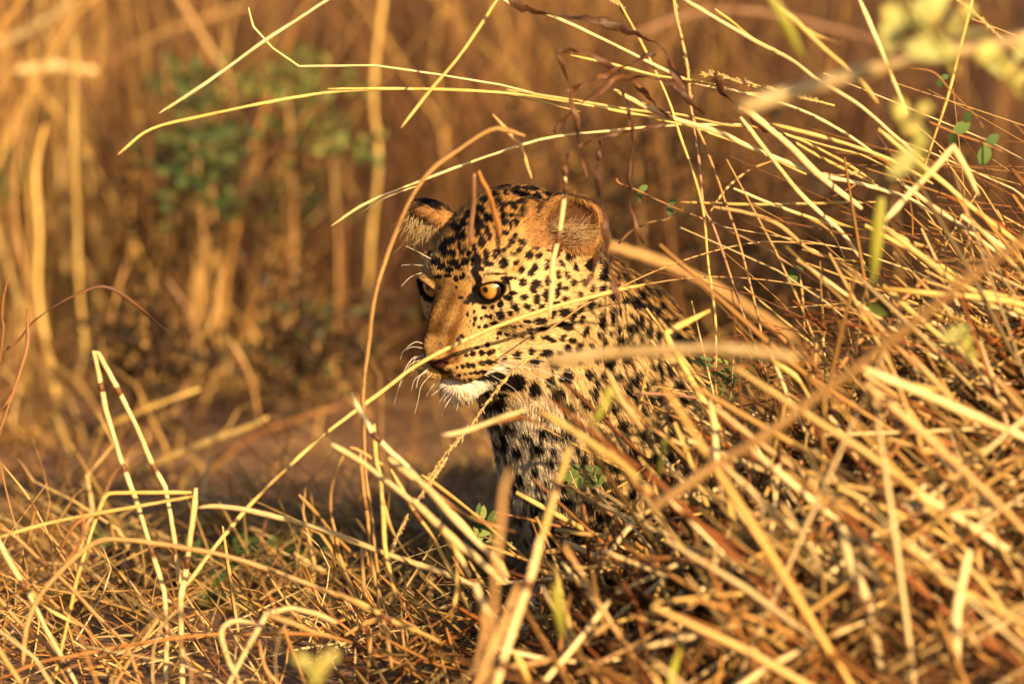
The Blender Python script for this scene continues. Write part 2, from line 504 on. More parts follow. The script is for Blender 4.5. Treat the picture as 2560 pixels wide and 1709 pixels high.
# ears: cups that open forward and outward
EAR = {}
for s in (-1, 1):
    if s > 0: a, u, c = np.array([0.66, 0.74, 0.12]), np.array([0.45, -0.25, 0.85]), np.array([7.7, -9.6, 2.1])
    else: a, u, c = np.array([-0.15, 0.86, -0.45]), np.array([-0.86, -0.10, 0.50]), np.array([-8.0, -7.0, 3.1])
    a = a / np.linalg.norm(a); u = u - a * (u @ a); u /= np.linalg.norm(u)
    A = np.stack([np.cross(a, u), a, u], 1)
    EAR[s] = (c, A)
    H_ell(c - a * 0.2, (3.5, 1.8, 3.3), 0.9, 'add', A)
    H_ell(c + a * (0.95 if s > 0 else 1.75) + u * 0.25, (3.05, 2.1, 2.85), 0.8, 'cut', A)
    H_ell(c + a * 0.2 - u * 1.9, (1.1, 0.9, 1.1), 0.6, 'add', A)
    if s > 0: H_ell(c - u * 2.4 + a * 0.2 - A[:, 0] * 0.9, (0.7, 0.9, 1.2), 0.3, 'cut', A)

# neck, chest, trunk, legs, tail (metres)
def W_cap(*a, k=0.05): FD.cap(*a, k=k)
W_cap((0.030, 0.075, 0.370), (0.095, 0.20, 0.285), 0.070, 0.095)
W_cap((0.010, 0.050, 0.315), (0.072, 0.115, 0.21), 0.060, 0.080, k=0.03)
FD.ell((0.088, 0.150, 0.185), (0.085, 0.11, 0.13), k=0.05)
W_cap((0.115, 0.24, 0.200), (0.165, 0.50, 0.135), 0.105, 0.112)
W_cap((0.165, 0.50, 0.135), (0.25, 0.86, 0.115), 0.112, 0.105)
FD.ell((0.165, 0.165, 0.175), (0.055, 0.085, 0.12), k=0.04)          # near shoulder
FD.ell((0.065, 0.250, 0.175), (0.050, 0.085, 0.12), k=0.04)
for ex, ey, px_, py_ in ((0.185, 0.20, 0.105, 0.015), (0.062, 0.27, 0.030, 0.085)):
    W_cap((ex - 0.01, ey - 0.03, 0.14), (ex, ey, 0.055), 0.050, 0.036, k=0.03)
    W_cap((ex, ey, 0.048), (px_, py_, 0.034), 0.034, 0.026, k=0.02)
    FD.ell((px_ - 0.010, py_ - 0.022, 0.028), (0.034, 0.042, 0.026), k=0.015)
for sx in (-1, 1):
    lat = np.array([0.93, -0.36, 0]) * sx
    FD.ell(np.array([0.25, 0.84, 0.115]) + lat * 0.075, (0.07, 0.13, 0.105), k=0.04)
    kn = np.array([0.20, 0.70, 0.08]) + lat * 0.11
    W_cap(kn, kn + (0.08, 0.17, -0.04), 0.05, 0.034, k=0.03)
    W_cap(kn + (0.08, 0.17, -0.045), kn + (0.01, 0.0, -0.052), 0.030, 0.028, k=0.02)
tl = [(0.28, 0.95, 0.10), (0.43, 1.06, 0.06), (0.50, 1.10, 0.035), (0.56, 1.04, 0.03), (0.60, 0.92, 0.03)]
for a, b in zip(tl[:-1], tl[1:]): W_cap(a, b, 0.030, 0.026, k=0.02)

BV, BQ = surface_nets(FD)
# light smoothing
E2 = np.vstack([BQ[:, [0, 1]], BQ[:, [1, 2]], BQ[:, [2, 3]], BQ[:, [3, 0]]])
deg = np.bincount(E2.ravel(), minlength=len(BV)).astype(float)
for it in range(3):
    S = np.zeros_like(BV)
    for k in range(3):
        S[:, k] = np.bincount(E2[:, 0], BV[E2[:, 1], k], len(BV)) + np.bincount(E2[:, 1], BV[E2[:, 0], k], len(BV))
    BV = BV + (S / deg[:, None] - BV) * (0.5 if it != 1 else -0.35)
body_me = mesh_np('body', BV, BQ)
VN = np.empty(len(BV) * 3, np.float32); body_me.vertex_normals.foreach_get('vector', VN); VN = VN.reshape(-1, 3).astype(float)
bvh = BVHTree.FromPolygons([tuple(v) for v in BV], [tuple(q) for q in BQ.tolist()])


def hit(px, py):
    d = at(px, py, 0.0) - CAM
    r = bvh.ray_cast(Vector(CAM), Vector(d).normalized())
    return (None, None) if r[0] is None else (np.array(r[0]), np.array(r[1]))


# ------------------------------------------------------------------ coat: spots read off the photograph, put on the surface
CROP = {'F1': (1000, 450, 5.2275), 'F2': (1000, 740, 5.2275), 'F3': (1300, 450, 5.2275), 'F4': (1380, 740, 5.2275), 'R2': (1000, 900, 2.613),
        'A': (0, 0, 0.9176), 'R1': (960, 430, 2.489), 'R3': (0, 0, 2.24), 'R4': (0, 650, 2.24), 'R5': (0, 1150, 2.61), 'R6': (850, 1150, 2.7635),
        'R7': (1650, 900, 1.938), 'R8': (1300, 0, 1.742), 'P': (0, 0, 1.0)}
SPOTS = {'F1': '''1000 1070 55 90;985 1210 35 70;1120 990 32 65;1125 1080 30 40;1185 1105 40 25;1075 1160 25 25;1070 825 42 55;1145 670 28 45;1165 740 28 45;1015 690 30 50;
1375 555 45 38;1445 590 20 45;1515 560 32 45;1375 695 42 32;1505 730 25 35;1455 805 35 30;1600 820 40 40;1555 915 35 32;1685 990 45 45;1810 1000 40 35;1260 935 38 30;1240 1000 32 25;
1355 925 30 25;1485 975 32 30;1505 1085 20 28;1415 870 18 20;1580 1180 38 40;1765 1150 38 38;1920 1140 38 35;1705 1225 42 35;1600 1340 42 42;1930 1310 32 52;1770 1365 68 42;
1745 1430 38 45;1470 1475 40 28;1905 1480 35 55;1620 1530 45 35;1410 1530 42 25;2050 1480 25 50;1785 1540 30 40;2060 1230 25 40;1930 1060 40 20;965 895 25 35;905 960 28 25;850 1070 45 35;
815 950 30 30;755 640 45 45;690 600 60 35;620 540 35 35;545 690 45 40;540 760 45 60;460 850 40 60;690 800 50 40;620 830 50 40;560 900 40 40;690 960 40 35;600 960 40 40;480 1080 50 40;
540 1130 40 35;700 1080 45 35;640 1170 45 30;760 1120 35 40;730 1290 25 30;500 1260 40 25;620 1250 40 20;800 1275 20 22;410 960 35 45;830 560 35 50;890 460 30 50;760 750 30 50;830 720 22 45;
780 850 20 40;1050 390 40 50;1000 500 40 40;1060 590 40 35;1130 500 30 50;1190 510 25 45;1100 260 40 40;1000 620 30 40;1280 280 45 35;1340 330 40 35;1250 190 40 40;1380 180 30 30;1440 310 50 25;
1590 190 70 30;1600 290 70 35;1490 370 35 30;1620 390 52 40;1765 345 55 45;1790 215 45 35;1940 200 60 50;1880 120 45 35;1650 120 50 25;1750 130 40 25;1500 170 40 25;1530 110 40 20;1450 470 25 22;
1600 470 35 20;1330 400 30 30;1230 360 30 30;1340 470 25 30;520 1410 12 18;740 1400 14 18;830 1240 16 30''',
'F2': '''800 525 26 25;757 567 20 20;1140 638 28 26;1000 680 22 15;860 772 25 22;958 760 32 28;1065 748 36 30;1165 740 30 28;1222 716 20 22;748 935 14 14;820 918 25 20;888 905 30 28;950 900 32 30;
1060 875 35 26;1155 865 35 28;1225 850 18 20;655 995 14 10;700 1040 12 10;780 1032 22 16;850 1020 22 16;920 1010 25 16;1000 1000 40 20;1090 985 45 20;830 1085 14 12;915 1083 22 22;935 1135 20 12;
650 1050 10 8;740 1090 8 8;1415 25 45 28;1620 20 40 32;1780 50 35 45;1905 25 35 40;1315 110 32 48;1510 150 42 35;1655 140 40 33;1860 145 40 40;1210 150 25 25;1095 155 30 22;1440 220 40 28;
1310 245 38 42;1180 265 30 22;1115 262 28 22;1065 285 20 18;1735 205 32 30;1600 260 30 20;1660 330 35 20;1240 355 50 22;1345 350 32 18;1120 400 28 28;1840 320 75 35;1860 425 65 25;1690 420 30 28;
1700 480 30 15;1720 540 28 28;1580 380 22 18;1480 390 30 14;1300 485 32 22;1395 492 30 20;1490 503 28 18;1275 545 28 20;1605 530 20 18;1915 540 50 25;1980 580 40 25;1770 850 70 35;1905 745 70 42;
2020 920 40 30;1770 1230 60 70;1950 1130 40 50;975 300 20 28;880 240 15 25;965 370 18 22;1035 410 20 25;1085 470 22 15;965 205 15 20;900 400 12 12;920 325 10 12;2050 100 40 30;
1100 1075 95 34;1250 1050 105 48;1390 1080 100 50;1520 1190 80 38;1330 1150 90 40''',
'F3': '''500 1245 28 35;600 1240 25 50;510 1385 25 40;475 1470 25 45;590 1420 30 25;925 1430 28 45;1065 1435 40 45;770 1500 20 50;1110 1210 45 90;1280 1090 50 60;1040 1280 30 40;580 1545 30 30;
1270 1270 30 40;1590 1510 50 60;1520 1350 40 40;1400 1020 60 40''',
'F4': '''490 90 35 60;600 90 25 40;350 160 45 40;170 215 80 45;500 190 15 40;650 330 40 80;790 270 28 95;885 200 25 45;960 50 40 50;1010 420 38 60;770 480 25 30;875 460 28 50;900 590 40 60;850 650 50 30;
615 510 30 40;690 600 35 45;130 370 50 35;210 400 50 40;250 580 50 25;510 650 25 35;205 680 40 45;105 750 35 30;370 870 30 25;585 850 42 35;30 920 45 40;1060 660 45 50;1160 640 30 60;1270 660 35 40;
1380 630 35 60;1390 500 35 50;1260 470 40 70;1290 290 40 60;1160 330 40 90;1100 380 40 60;1380 210 30 60;1250 160 60 50;1120 140 60 40;1030 270 30 40;1080 70 60 40;1430 130 50 40;1500 330 50 40;
1600 320 40 30;1590 450 60 30;1740 430 60 30;1640 560 60 40;1800 590 60 40;1700 620 50 25;870 1060 48 50;690 1080 40 50;1130 1040 35 40;1080 1120 50 60;1300 1120 38 40;1410 1120 42 38;1300 950 45 40;
1380 930 40 45;1430 1020 25 50;1500 920 40 50;1560 1020 60 50;1620 930 50 40;970 1190 40 40;1240 1200 25 50;1650 1180 60 60;1490 1220 40 30;1100 1360 40 40;1210 1400 40 40;1310 1370 45 40;
1410 1350 45 40;1520 1340 35 30;830 1470 65 55;1010 1300 40 40;1190 1510 40 40;1350 1540 35 40;560 1250 40 110;290 1280 60 50''',
'R2': '''880 190 35 50;650 300 45 50;720 440 45 35;640 545 40 40;680 570 40 35;700 740 25 30;660 640 25 30;1010 600 30 30;970 660 22 25;1200 670 30 35;885 730 30 40;960 830 25 30;905 825 20 25;1000 690 15 20;
790 1040 40 45;1160 1100 50 70;1050 490 70 40;1180 590 40 20;1150 420 40 35;1240 960 50 40;1300 660 40 30;835 1190 40 30;920 930 35 40;760 130 60 40''',
'R1': '590 690 15 40;570 748 18 38;542 788 24 26;518 806 16 12;480 780 12 10;586 718 14 28;690 634 60 5;770 661 38 11;752 682 20 16'}
SP = []
for key, txt in SPOTS.items():
    ox, oy, sc = CROP[key]
    for row in txt.replace('\n', '').split(';'):
        x, y, a, b = (float(v) for v in row.split())
        x, y, a, b = ox + x / sc, oy + y / sc, a / sc, b / sc
        if key == 'R2': a, b = a * 0.8, b * 0.8
        p, nrm = hit(x, y)
        if p is not None: SP.append((x, y, a, b, p, nrm))
print('spots on surface', len(SP))
SPX = np.array([s[:4] for s in SP]); SPP = np.array([s[4] for s in SP]); SPN = np.array([s[5] for s in SP])
SPR = np.sqrt(SPX[:, 2] * SPX[:, 3]) / 2450.0
HL = w2h(SPP)
mir = (np.abs(HL[:, 0]) > 1.0) & (HL[:, 1] > -9) & (HL[:, 2] > -9.5)
MP = h2w(HL[mir] * (-1, 1, 1)); MR = SPR[mir]
# spots for everything the picture does not show
BN3 = VN
cand = rng.choice(len(BV), 30000)
placed = [tuple(x) for x in np.vstack([SPP, MP])]; RPOS, RRAD = [], []
from mathutils.kdtree import KDTree
kd = KDTree(len(placed))
for i, p in enumerate(placed): kd.insert(p, i)
kd.balance()
cell = {}
for i in cand:
    p = BV[i]; hl = w2h(p)
    head = hl[1] > -8.5 and np.linalg.norm(hl - (0, -3, -1)) < 11
    if head and (hl[1] > 1.5 or hl[2] < -7.5): continue
    gap_ = 0.011 if head else (0.017 if p[1] < 0.27 else 0.030)
    if kd.find(Vector(p))[2] < gap_: continue
    ck = tuple(np.floor(p / 0.030).astype(int)); bad = False
    for dx in (-1, 0, 1):
        for dy in (-1, 0, 1):
            for dz in (-1, 0, 1):
                for q in cell.get((ck[0] + dx, ck[1] + dy, ck[2] + dz), ()):
                    if np.linalg.norm(q - p) < gap_: bad = True
    if bad: continue
    cell.setdefault(ck, []).append(p); RPOS.append(p); RRAD.append(gap_ * rng.uniform(0.30, 0.44))
RPOS = np.array(RPOS); RRAD = np.array(RRAD)
print('random spots', len(RPOS))

sstep = lambda a, b, x: np.clip((x - a) / (b - a), 0, 1) ** 2 * (3 - 2 * np.clip((x - a) / (b - a), 0, 1))
TAN, GOLD, BRIDGE, CREAM, WHITE = (np.array(c) for c in ((0.48, 0.25, 0.075), (0.62, 0.37, 0.125), (0.15, 0.060, 0.014), (0.80, 0.56, 0.26), (1.05, 0.98, 0.84)))
BLACK = np.array((0.013, 0.009, 0.007))


def lerp(a, b, t): return a * (1 - t[:, None]) + b * t[:, None]


def spot_mask(P, N):
    x, y = proj(P)
    toward = (N @ FW) < 0.35
    irr = 0.20 * wob(P, 900, 11) + 0.14 * wob(P, 1700, 12)
    best = np.full(len(P), 9.0)
    hz = w2h(P)[:, 2]; grow = 1.12 + 0.06 * sstep(0.8, 2.2, hz) * sstep(9, 5, hz)
    for (sx, sy, a, b), c in zip(SPX, SPP):
        m = (np.abs(x - sx) < 2 * a + 4) & (np.abs(y - sy) < 2 * b + 4) & toward
        k = np.flatnonzero(m)
        if not len(k): continue
        k = k[np.linalg.norm(P[k] - c, axis=1) < 2.2 * max(a, b) / 2450 + 0.002]
        d = np.sqrt(((x[k] - sx) / a) ** 2 + ((y[k] - sy) / b) ** 2) / grow[k]
        best[k] = np.minimum(best[k], d)
    for C, Rr, ok in ((MP, MR, ~toward), (RPOS, RRAD, np.ones(len(P), bool))):
        order = np.argsort(P[:, 2]); zs = P[order, 2]
        for c, r in zip(C, Rr):
            i, j = np.searchsorted(zs, c[2] - 2 * r), np.searchsorted(zs, c[2] + 2 * r)
            k = order[i:j]; k = k[ok[k]]
            if not len(k): continue
            d = np.linalg.norm(P[k] - c, axis=1) / r
            if r > 0.0085:                                   # open rosette: broken ring
                an = np.arctan2(P[k, 2] - c[2], P[k, 1] - c[1] + P[k, 0] - c[0])
                d = 0.7 + np.abs(d - 0.95) * 1.9 + 0.5 * (np.sin(3 * an + r * 9000) > 0.75)
            best[k] = np.minimum(best[k], d)
    return 1 - sstep(1.10, 1.34, best + irr)


def eye_metric(H):
    """1 on the rim of the eye opening, under 1 inside it"""
    out = np.full(len(H), 9.0)
    for s in (-1, 1):
        A = EYE_AX[s]; q = (H - EYE_C * (s, 1, 1)) @ A
        m = (q[:, 1] > -0.2)
        out = np.where(m, np.minimum(out, np.sqrt((q[:, 0] / 1.55) ** 2 + ((q[:, 2] + 0.10) / 0.90) ** 2)), out)
    return out


def coat(P, N):
    """colour of the coat, hair length (m) and how bare the skin is, at surface points"""
    n = len(P); H = w2h(P); ax = np.abs(H[:, 0])
    inhead = sstep(13.5, 10.5, np.linalg.norm((H - (0, -3.5, -1.5)) * (1, 0.9, 1), axis=1))
    c = np.tile(TAN, (n, 1))
    # trunk: tan back, pale throat and belly
    c = lerp(c, GOLD, sstep(0.36, 0.28, P[:, 2]) * sstep(0.45, 0.2, P[:, 1]))
    under = sstep(0.2, -0.5, N[:, 2]) * sstep(0.5, 0.2, P[:, 1])
    c = lerp(c, CREAM, np.maximum(under, sstep(0.02, -0.6, N[:, 1] + 0.3 * N[:, 2]) * sstep(0.3, 0.1, P[:, 1]) * 0.9))
    c = lerp(c, WHITE, sstep(0.0, 0.07, 0.10 - P[:, 0] - 0.3 * P[:, 1]) * sstep(0.30, 0.24, P[:, 2]) * 0.7)
    L = 0.0095 + 0.006 * sstep(0.34, 0.25, P[:, 2]) * sstep(0.3, 0.1, P[:, 1])
    # head
    hc = np.tile(GOLD, (n, 1))
    hc = lerp(hc, TAN, sstep(2.5, 5.5, H[:, 2]))
    hc = lerp(hc, CREAM, sstep(1.6, 3.6, ax) * sstep(2.2, -0.2, H[:, 2]))
    hc = lerp(hc, CREAM, sstep(1.2, 2.6, ax) * sstep(1.4, 2.0, H[:, 2]) * sstep(3.6, 2.6, H[:, 2]) * sstep(-3.5, -1, H[:, 1]) * 0.75)
    bridge = sstep(2.7, 1.9, ax) * sstep(0.6, 2.2, H[:, 1]) * sstep(-5.7, -4.9, H[:, 2])
    hc = lerp(hc, BRIDGE, bridge * np.clip(0.85 + 0.35 * wob(P, 130, 41), 0, 1) * (0.62 + 0.38 * sstep(1.0, 4.0, H[:, 1])))
    hc = lerp(hc, GOLD * 1.1, sstep(5.9, 6.4, H[:, 1]) * sstep(1.8, 1.0, ax) * sstep(-4.9, -4.4, H[:, 2]) * 0.7)
    pad = sstep(-4.8, -5.5, H[:, 2]) * sstep(2.0, 3.2, H[:, 1])
    hc = lerp(hc, CREAM * (0.95, 0.86, 0.70), pad)
    chin = sstep(-7.15, -7.4, H[:, 2] + 0.22 * (ax - 1.0).clip(0, 9)) * sstep(1.6, 2.6, H[:, 1])
    hc = lerp(hc, WHITE, chin)
    hc = lerp(hc, CREAM, sstep(-5.5, -7.5, H[:, 2]) * sstep(2.0, 0.0, H[:, 1]))
    hl = np.full(n, 0.0065)
    hl = np.where(H[:, 1] > 1.0, 0.0035, hl); hl = np.where(bridge > 0.4, 0.0022, hl)
    hl = np.where((ax > 4) & (H[:, 2] < 1), 0.0062, hl); hl = hl + 0.0035 * sstep(-3.5, -7, H[:, 1]) * sstep(1.5, -1.5, H[:, 2])
    hl = np.where(chin > 0.5, 0.0085, hl)
    c = lerp(c, hc, inhead); L = L * (1 - inhead) + hl * inhead
    sp = spot_mask(P, N)
    bare = np.zeros(n)
    # eye rims, tear mark
    em = eye_metric(H)
    q = inhead * sstep(1.42, 1.22, em) * (H[:, 1] > -2.0)
    sp = sp * (1 - sstep(1.25, 1.1, em))
    c = lerp(c, CREAM * 1.08, inhead * sstep(2.0, 1.75, em) * (H[:, 2] < 0.4) * sstep(2.6, 3.2, ax))
    c = lerp(c, BLACK * 0.6, q)
    bare = np.maximum(bare, sstep(1.15, 0.98, em) * (H[:, 1] > -2.0) * inhead)
    L = L * (1 - 0.65 * inhead * sstep(2.2, 1.2, em))
    # ears
    for s in (-1, 1):
        ec, A = EAR[s]; e = (H - ec) @ A
        rr = np.sqrt((e[:, 0] / 3.55) ** 2 + (e[:, 2] / 3.5) ** 2)
        inear = sstep(1.45, 1.15, rr) * (e[:, 2] > -2.6) * (np.abs(e[:, 1]) < 2.6) * (H[:, 0] * s > 2.5)
        cup = inear * sstep(-0.1, 0.15, (N @ HR) @ A[:, 1])
        back = inear * sstep(0.0, -0.25, (N @ HR) @ A[:, 1]) * sstep(-1.6, -0.8, e[:, 2])
        sp = sp * (1 - np.maximum(cup, back))
        c = lerp(c, np.array([0.40, 0.20, 0.07]), cup)
        c = lerp(c, np.array([0.13, 0.06, 0.028]), cup * sstep(0.85, 0.5, rr))
        c = lerp(c, BLACK, back)
        c = lerp(c, WHITE, back * sstep(1.3, 0.8, np.hypot(e[:, 0] / 1.0, (e[:, 2] - 1.7) / 0.8)))
        L = np.where(cup > 0.5, 0.0075, L); L = np.where(back > 0.5, 0.005, L)
        hole = np.hypot((e[:, 0] + 0.9) / 0.55, (e[:, 2] + 2.4) / 1.0) < 1.0 + 0.12 * wob(P, 800, 5)
        hole &= (e[:, 1] > -1.6) & (H[:, 0] * s > 4)
        c = np.where(hole[:, None], np.array([0.09, 0.022, 0.012]), c); bare = np.where(hole, 1, bare)
    c = lerp(c, np.tile(BLACK, (n, 1)), sp)
    # nose leather and lips
    nose = (sstep(6.45, 6.85, H[:, 1]) * sstep(1.85, 1.55, ax) * sstep(-4.0, -4.25, H[:, 2]) * sstep(-5.9, -5.6, H[:, 2] - 0.9 * np.clip(ax - 0.3, 0, 2)))
    nose = np.maximum(nose, sstep(6.3, 6.7, H[:, 1]) * sstep(0.75, 0.45, ax) * sstep(-6.7, -6.2, H[:, 2]) * sstep(-4.0, -4.25, H[:, 2]))
    c = lerp(c, np.array([0.065, 0.022, 0.015]), nose); bare = np.maximum(bare, nose)
    lip = np.zeros(n)
    for a, b in zip(mt[:-1], mt[1:]):
        a, b = np.array(a), np.array(b); X = np.stack([ax, H[:, 1], H[:, 2]], 1) - a
        t = np.clip(X @ (b - a) / ((b - a) @ (b - a)), 0, 1)
        lip = np.maximum(lip, sstep(0.30, 0.18, np.linalg.norm(X - t[:, None] * (b - a), axis=1)))
    c = lerp(c, BLACK * 1.5, lip * inhead)
    bare = np.maximum(bare, 0.8 * lip * inhead)
    return c * KA * (1.0, 0.95, 0.88), L, bare


skin_c, _, _ = coat(BV, VN)
a_ = body_me.color_attributes.new('Col', 'FLOAT_COLOR', 'POINT')
cc_ = np.ones((len(BV), 4), np.float32); cc_[:, :3] = skin_c * 0.85; a_.data.foreach_set('color', cc_.ravel())

leo = empty('leopard', (0.1, 0.2, 0.0))
tag(leo, 'young spotted leopard lying in the dry grass with its head up', 'leopard')
bpy.context.view_layer.update()
INV = Matrix.Translation((-0.1, -0.2, 0.0))


def leo_part(name, me, m=None, parent=None):
    o = obj(name, me, m, parent or leo)
    o.matrix_parent_inverse = INV if parent is None else Matrix.Identity(4)
    return o


body = leo_part('body', body_me, M['skin'])

# ------------------------------------------------------------------ fur
TR = np.vstack([BQ[:, [0, 1, 2]], BQ[:, [0, 2, 3]]])
tri = BV[TR]
area = 0.5 * np.linalg.norm(np.cross(tri[:, 1] - tri[:, 0], tri[:, 2] - tri[:, 0]), axis=1)
cen = tri.mean(1); Hc = w2h(cen)
dens = np.where(cen[:, 1] > 0.42, 0.10, 0.42)
dens = np.where(np.linalg.norm(Hc - (0, -3, -1), axis=1) < 11.5, 0.95, dens)
dens = np.where((Hc[:, 1] > 1.0) & (Hc[:, 2] > -7), 1.5, dens)
dens *= np.where((VN[TR].mean(1) @ FW) < 0.35, 1.0, 0.35)
NH = int((area * dens).sum() * 1e6)
cum = np.cumsum(area * dens); pick = np.searchsorted(cum, rng.random(NH) * cum[-1])
u1, u2 = np.sqrt(rng.random(NH)), rng.random(NH)
wts = np.stack([1 - u1, u1 * (1 - u2), u1 * u2], 1)
RP = (tri[pick] * wts[..., None]).sum(1)
RN = (VN[TR[pick]] * wts[..., None]).sum(1); RN /= np.linalg.norm(RN, axis=1)[:, None]
print('hairs', NH)


def flow(P, N):
    H = w2h(P); s = np.sign(H[:, 0]); ax = np.abs(H[:, 0])
    f = np.stack([0.25 * s * np.ones(len(P)), -np.ones(len(P)), 0.1 * np.ones(len(P))], 1)
    top = sstep(0.5, 2.5, H[:, 2]); f = lerp(f, np.stack([0.22 * H[:, 0], -np.ones(len(P)), 0.9 * np.ones(len(P))], 1), top * sstep(-6, -2, H[:, 1]))
    br = sstep(1.0, 2.5, H[:, 1]) * sstep(-6, -5, H[:, 2]); f = lerp(f, np.stack([0.35 * H[:, 0], -0.6 + 0 * ax, 1.0 + 0 * ax], 1), br)
    ck = sstep(2.5, 4.0, ax) * sstep(0.5, -1.5, H[:, 2]); f = lerp(f, np.stack([0.5 * s, -1.0 + 0 * ax, -0.55 + 0 * ax], 1), ck)
    pad = sstep(-5.2, -6.0, H[:, 2]) * sstep(1.0, 2.5, H[:, 1]); f = lerp(f, np.stack([0.8 * s, -0.8 + 0 * ax, -0.35 + 0 * ax], 1), pad)
    ch = sstep(-7.8, -8.4, H[:, 2]); f = lerp(f, np.stack([0.1 * s, -0.35 + 0 * ax, -1.0 + 0 * ax], 1), ch)
    for sd in (-1, 1):
        ec, A = EAR[sd]; e = (H - ec) @ A
        near = ((e[:, 0] / 4.2) ** 2 + (e[:, 2] / 4.2) ** 2 < 1) & (np.abs(e[:, 1]) < 2.6) & (H[:, 0] * sd > 3)
        cup = near & ((N @ HR) @ A[:, 1] > 0.1)
        f[near] = A[:, 2] + 0.25 * e[near, 0:1] * A[:, 0]
        f[cup] = (A[:, 1] * 0.5 + A[:, 2] * 0.5)[None] + np.outer(-0.12 * e[cup, 0], A[:, 0])
    fw_head = f @ HR.T
    side = P[:, 0] - (0.08 + 0.3 * np.clip(P[:, 1] - 0.15, 0, 2))
    fb = np.stack([0.35 + 1.2 * side, 0.7 + 0 * side, -0.55 - 2.5 * np.abs(side)], 1)
    front = sstep(0.1, -0.5, N[:, 1]) * sstep(0.4, 0.1, P[:, 1])
    fb = lerp(fb, np.stack([0.25 + 0 * side, 0.1 + 0 * side, -1.0 + 0 * side], 1), front)
    wh = sstep(14.0, 10.5, np.linalg.norm((H - (0, -3.5, -1.5)), axis=1))
    fl = lerp(fb, fw_head, wh)
    fl = fl - N * (fl * N).sum(1)[:, None]
    return fl / np.maximum(np.linalg.norm(fl, axis=1), 1e-6)[:, None]


T = flow(RP, RN)
_, L0, bare0 = coat(RP, RN)
jit = rng.normal(0, 0.16, (NH, 3)); jit += 0.16 * np.stack([wob(RP, 160, 21), wob(RP, 160, 22), wob(RP, 160, 23)], 1)
T = T + jit; T -= RN * (T * RN).sum(1)[:, None] * 0.7; T /= np.linalg.norm(T, axis=1)[:, None]
Lr = L0 * rng.uniform(0.65, 1.25, NH)
HC, _, bare = coat(RP + T * (Lr * rng.uniform(0.32, 0.60, NH))[:, None], RN)
keep = (rng.random(NH) > np.maximum(bare, bare0) * 1.2)
RP, RN, T, Lr, HC = RP[keep], RN[keep], T[keep], Lr[keep], HC[keep]
NH = len(RP)
lift = np.clip(rng.normal(0.38, 0.12, NH), 0.1, 0.9)
dark = HC.max(1) < 0.05 * KA
Hh = w2h(RP)
fleck = (rng.random(NH) < 0.30 * sstep(0.0, 1.5, Hh[:, 1]) * sstep(-6.5, -5.5, Hh[:, 2]) + 0.22 * sstep(0.6, 2.0, Hh[:, 2]) * (Hh[:, 1] > -9))
HC = np.where(fleck[:, None], HC * 0.30, HC)
HC = HC * np.where(dark[:, None], rng.uniform(0.6, 1.2, (NH, 1)), rng.uniform(0.62, 1.30, (NH, 1))) * (1 + 0.05 * rng.normal(size=(NH, 3)))
D0 = T * np.cos(lift)[:, None] + RN * np.sin(lift)[:, None]
P1 = RP + D0 * (Lr * 0.5)[:, None]
D1 = T + RN * 0.10; D1 /= np.linalg.norm(D1, axis=1)[:, None]
P2 = P1 + D1 * (Lr * 0.5)[:, None]
V3 = (P2 - RP); SD = np.cross(V3, CAM - RP); SD2 = np.cross(V3, RN)
mixr = rng.uniform(0.2, 0.9, (NH, 1))
SD = SD / np.linalg.norm(SD, axis=1)[:, None] * mixr + SD2 / np.maximum(np.linalg.norm(SD2, axis=1), 1e-9)[:, None] * (1 - mixr)
SD /= np.linalg.norm(SD, axis=1)[:, None]
wdt = np.where(RP[:, 1] > 0.42, 0.0011, 0.00048) * rng.uniform(0.7, 1.2, NH)
wdt = np.where(Lr < 0.004, 0.00036, wdt)[:, None]
base = RP - RN * 0.0006
FV = np.stack([base - SD * wdt / 2, base + SD * wdt / 2, P1 - SD * wdt * 0.42, P1 + SD * wdt * 0.42, P2], 1).reshape(-1, 3)
b5 = np.arange(NH)[:, None] * 5
FQ = b5 + np.array([0, 1, 3, 2]); FT = b5 + np.array([2, 3, 4])
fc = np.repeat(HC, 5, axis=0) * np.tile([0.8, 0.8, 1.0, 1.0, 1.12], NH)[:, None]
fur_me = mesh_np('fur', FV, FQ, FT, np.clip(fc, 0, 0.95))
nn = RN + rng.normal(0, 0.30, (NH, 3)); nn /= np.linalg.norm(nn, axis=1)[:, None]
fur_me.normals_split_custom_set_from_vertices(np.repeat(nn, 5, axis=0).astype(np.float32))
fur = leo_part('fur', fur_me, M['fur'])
tag(fur, kind='stuff')


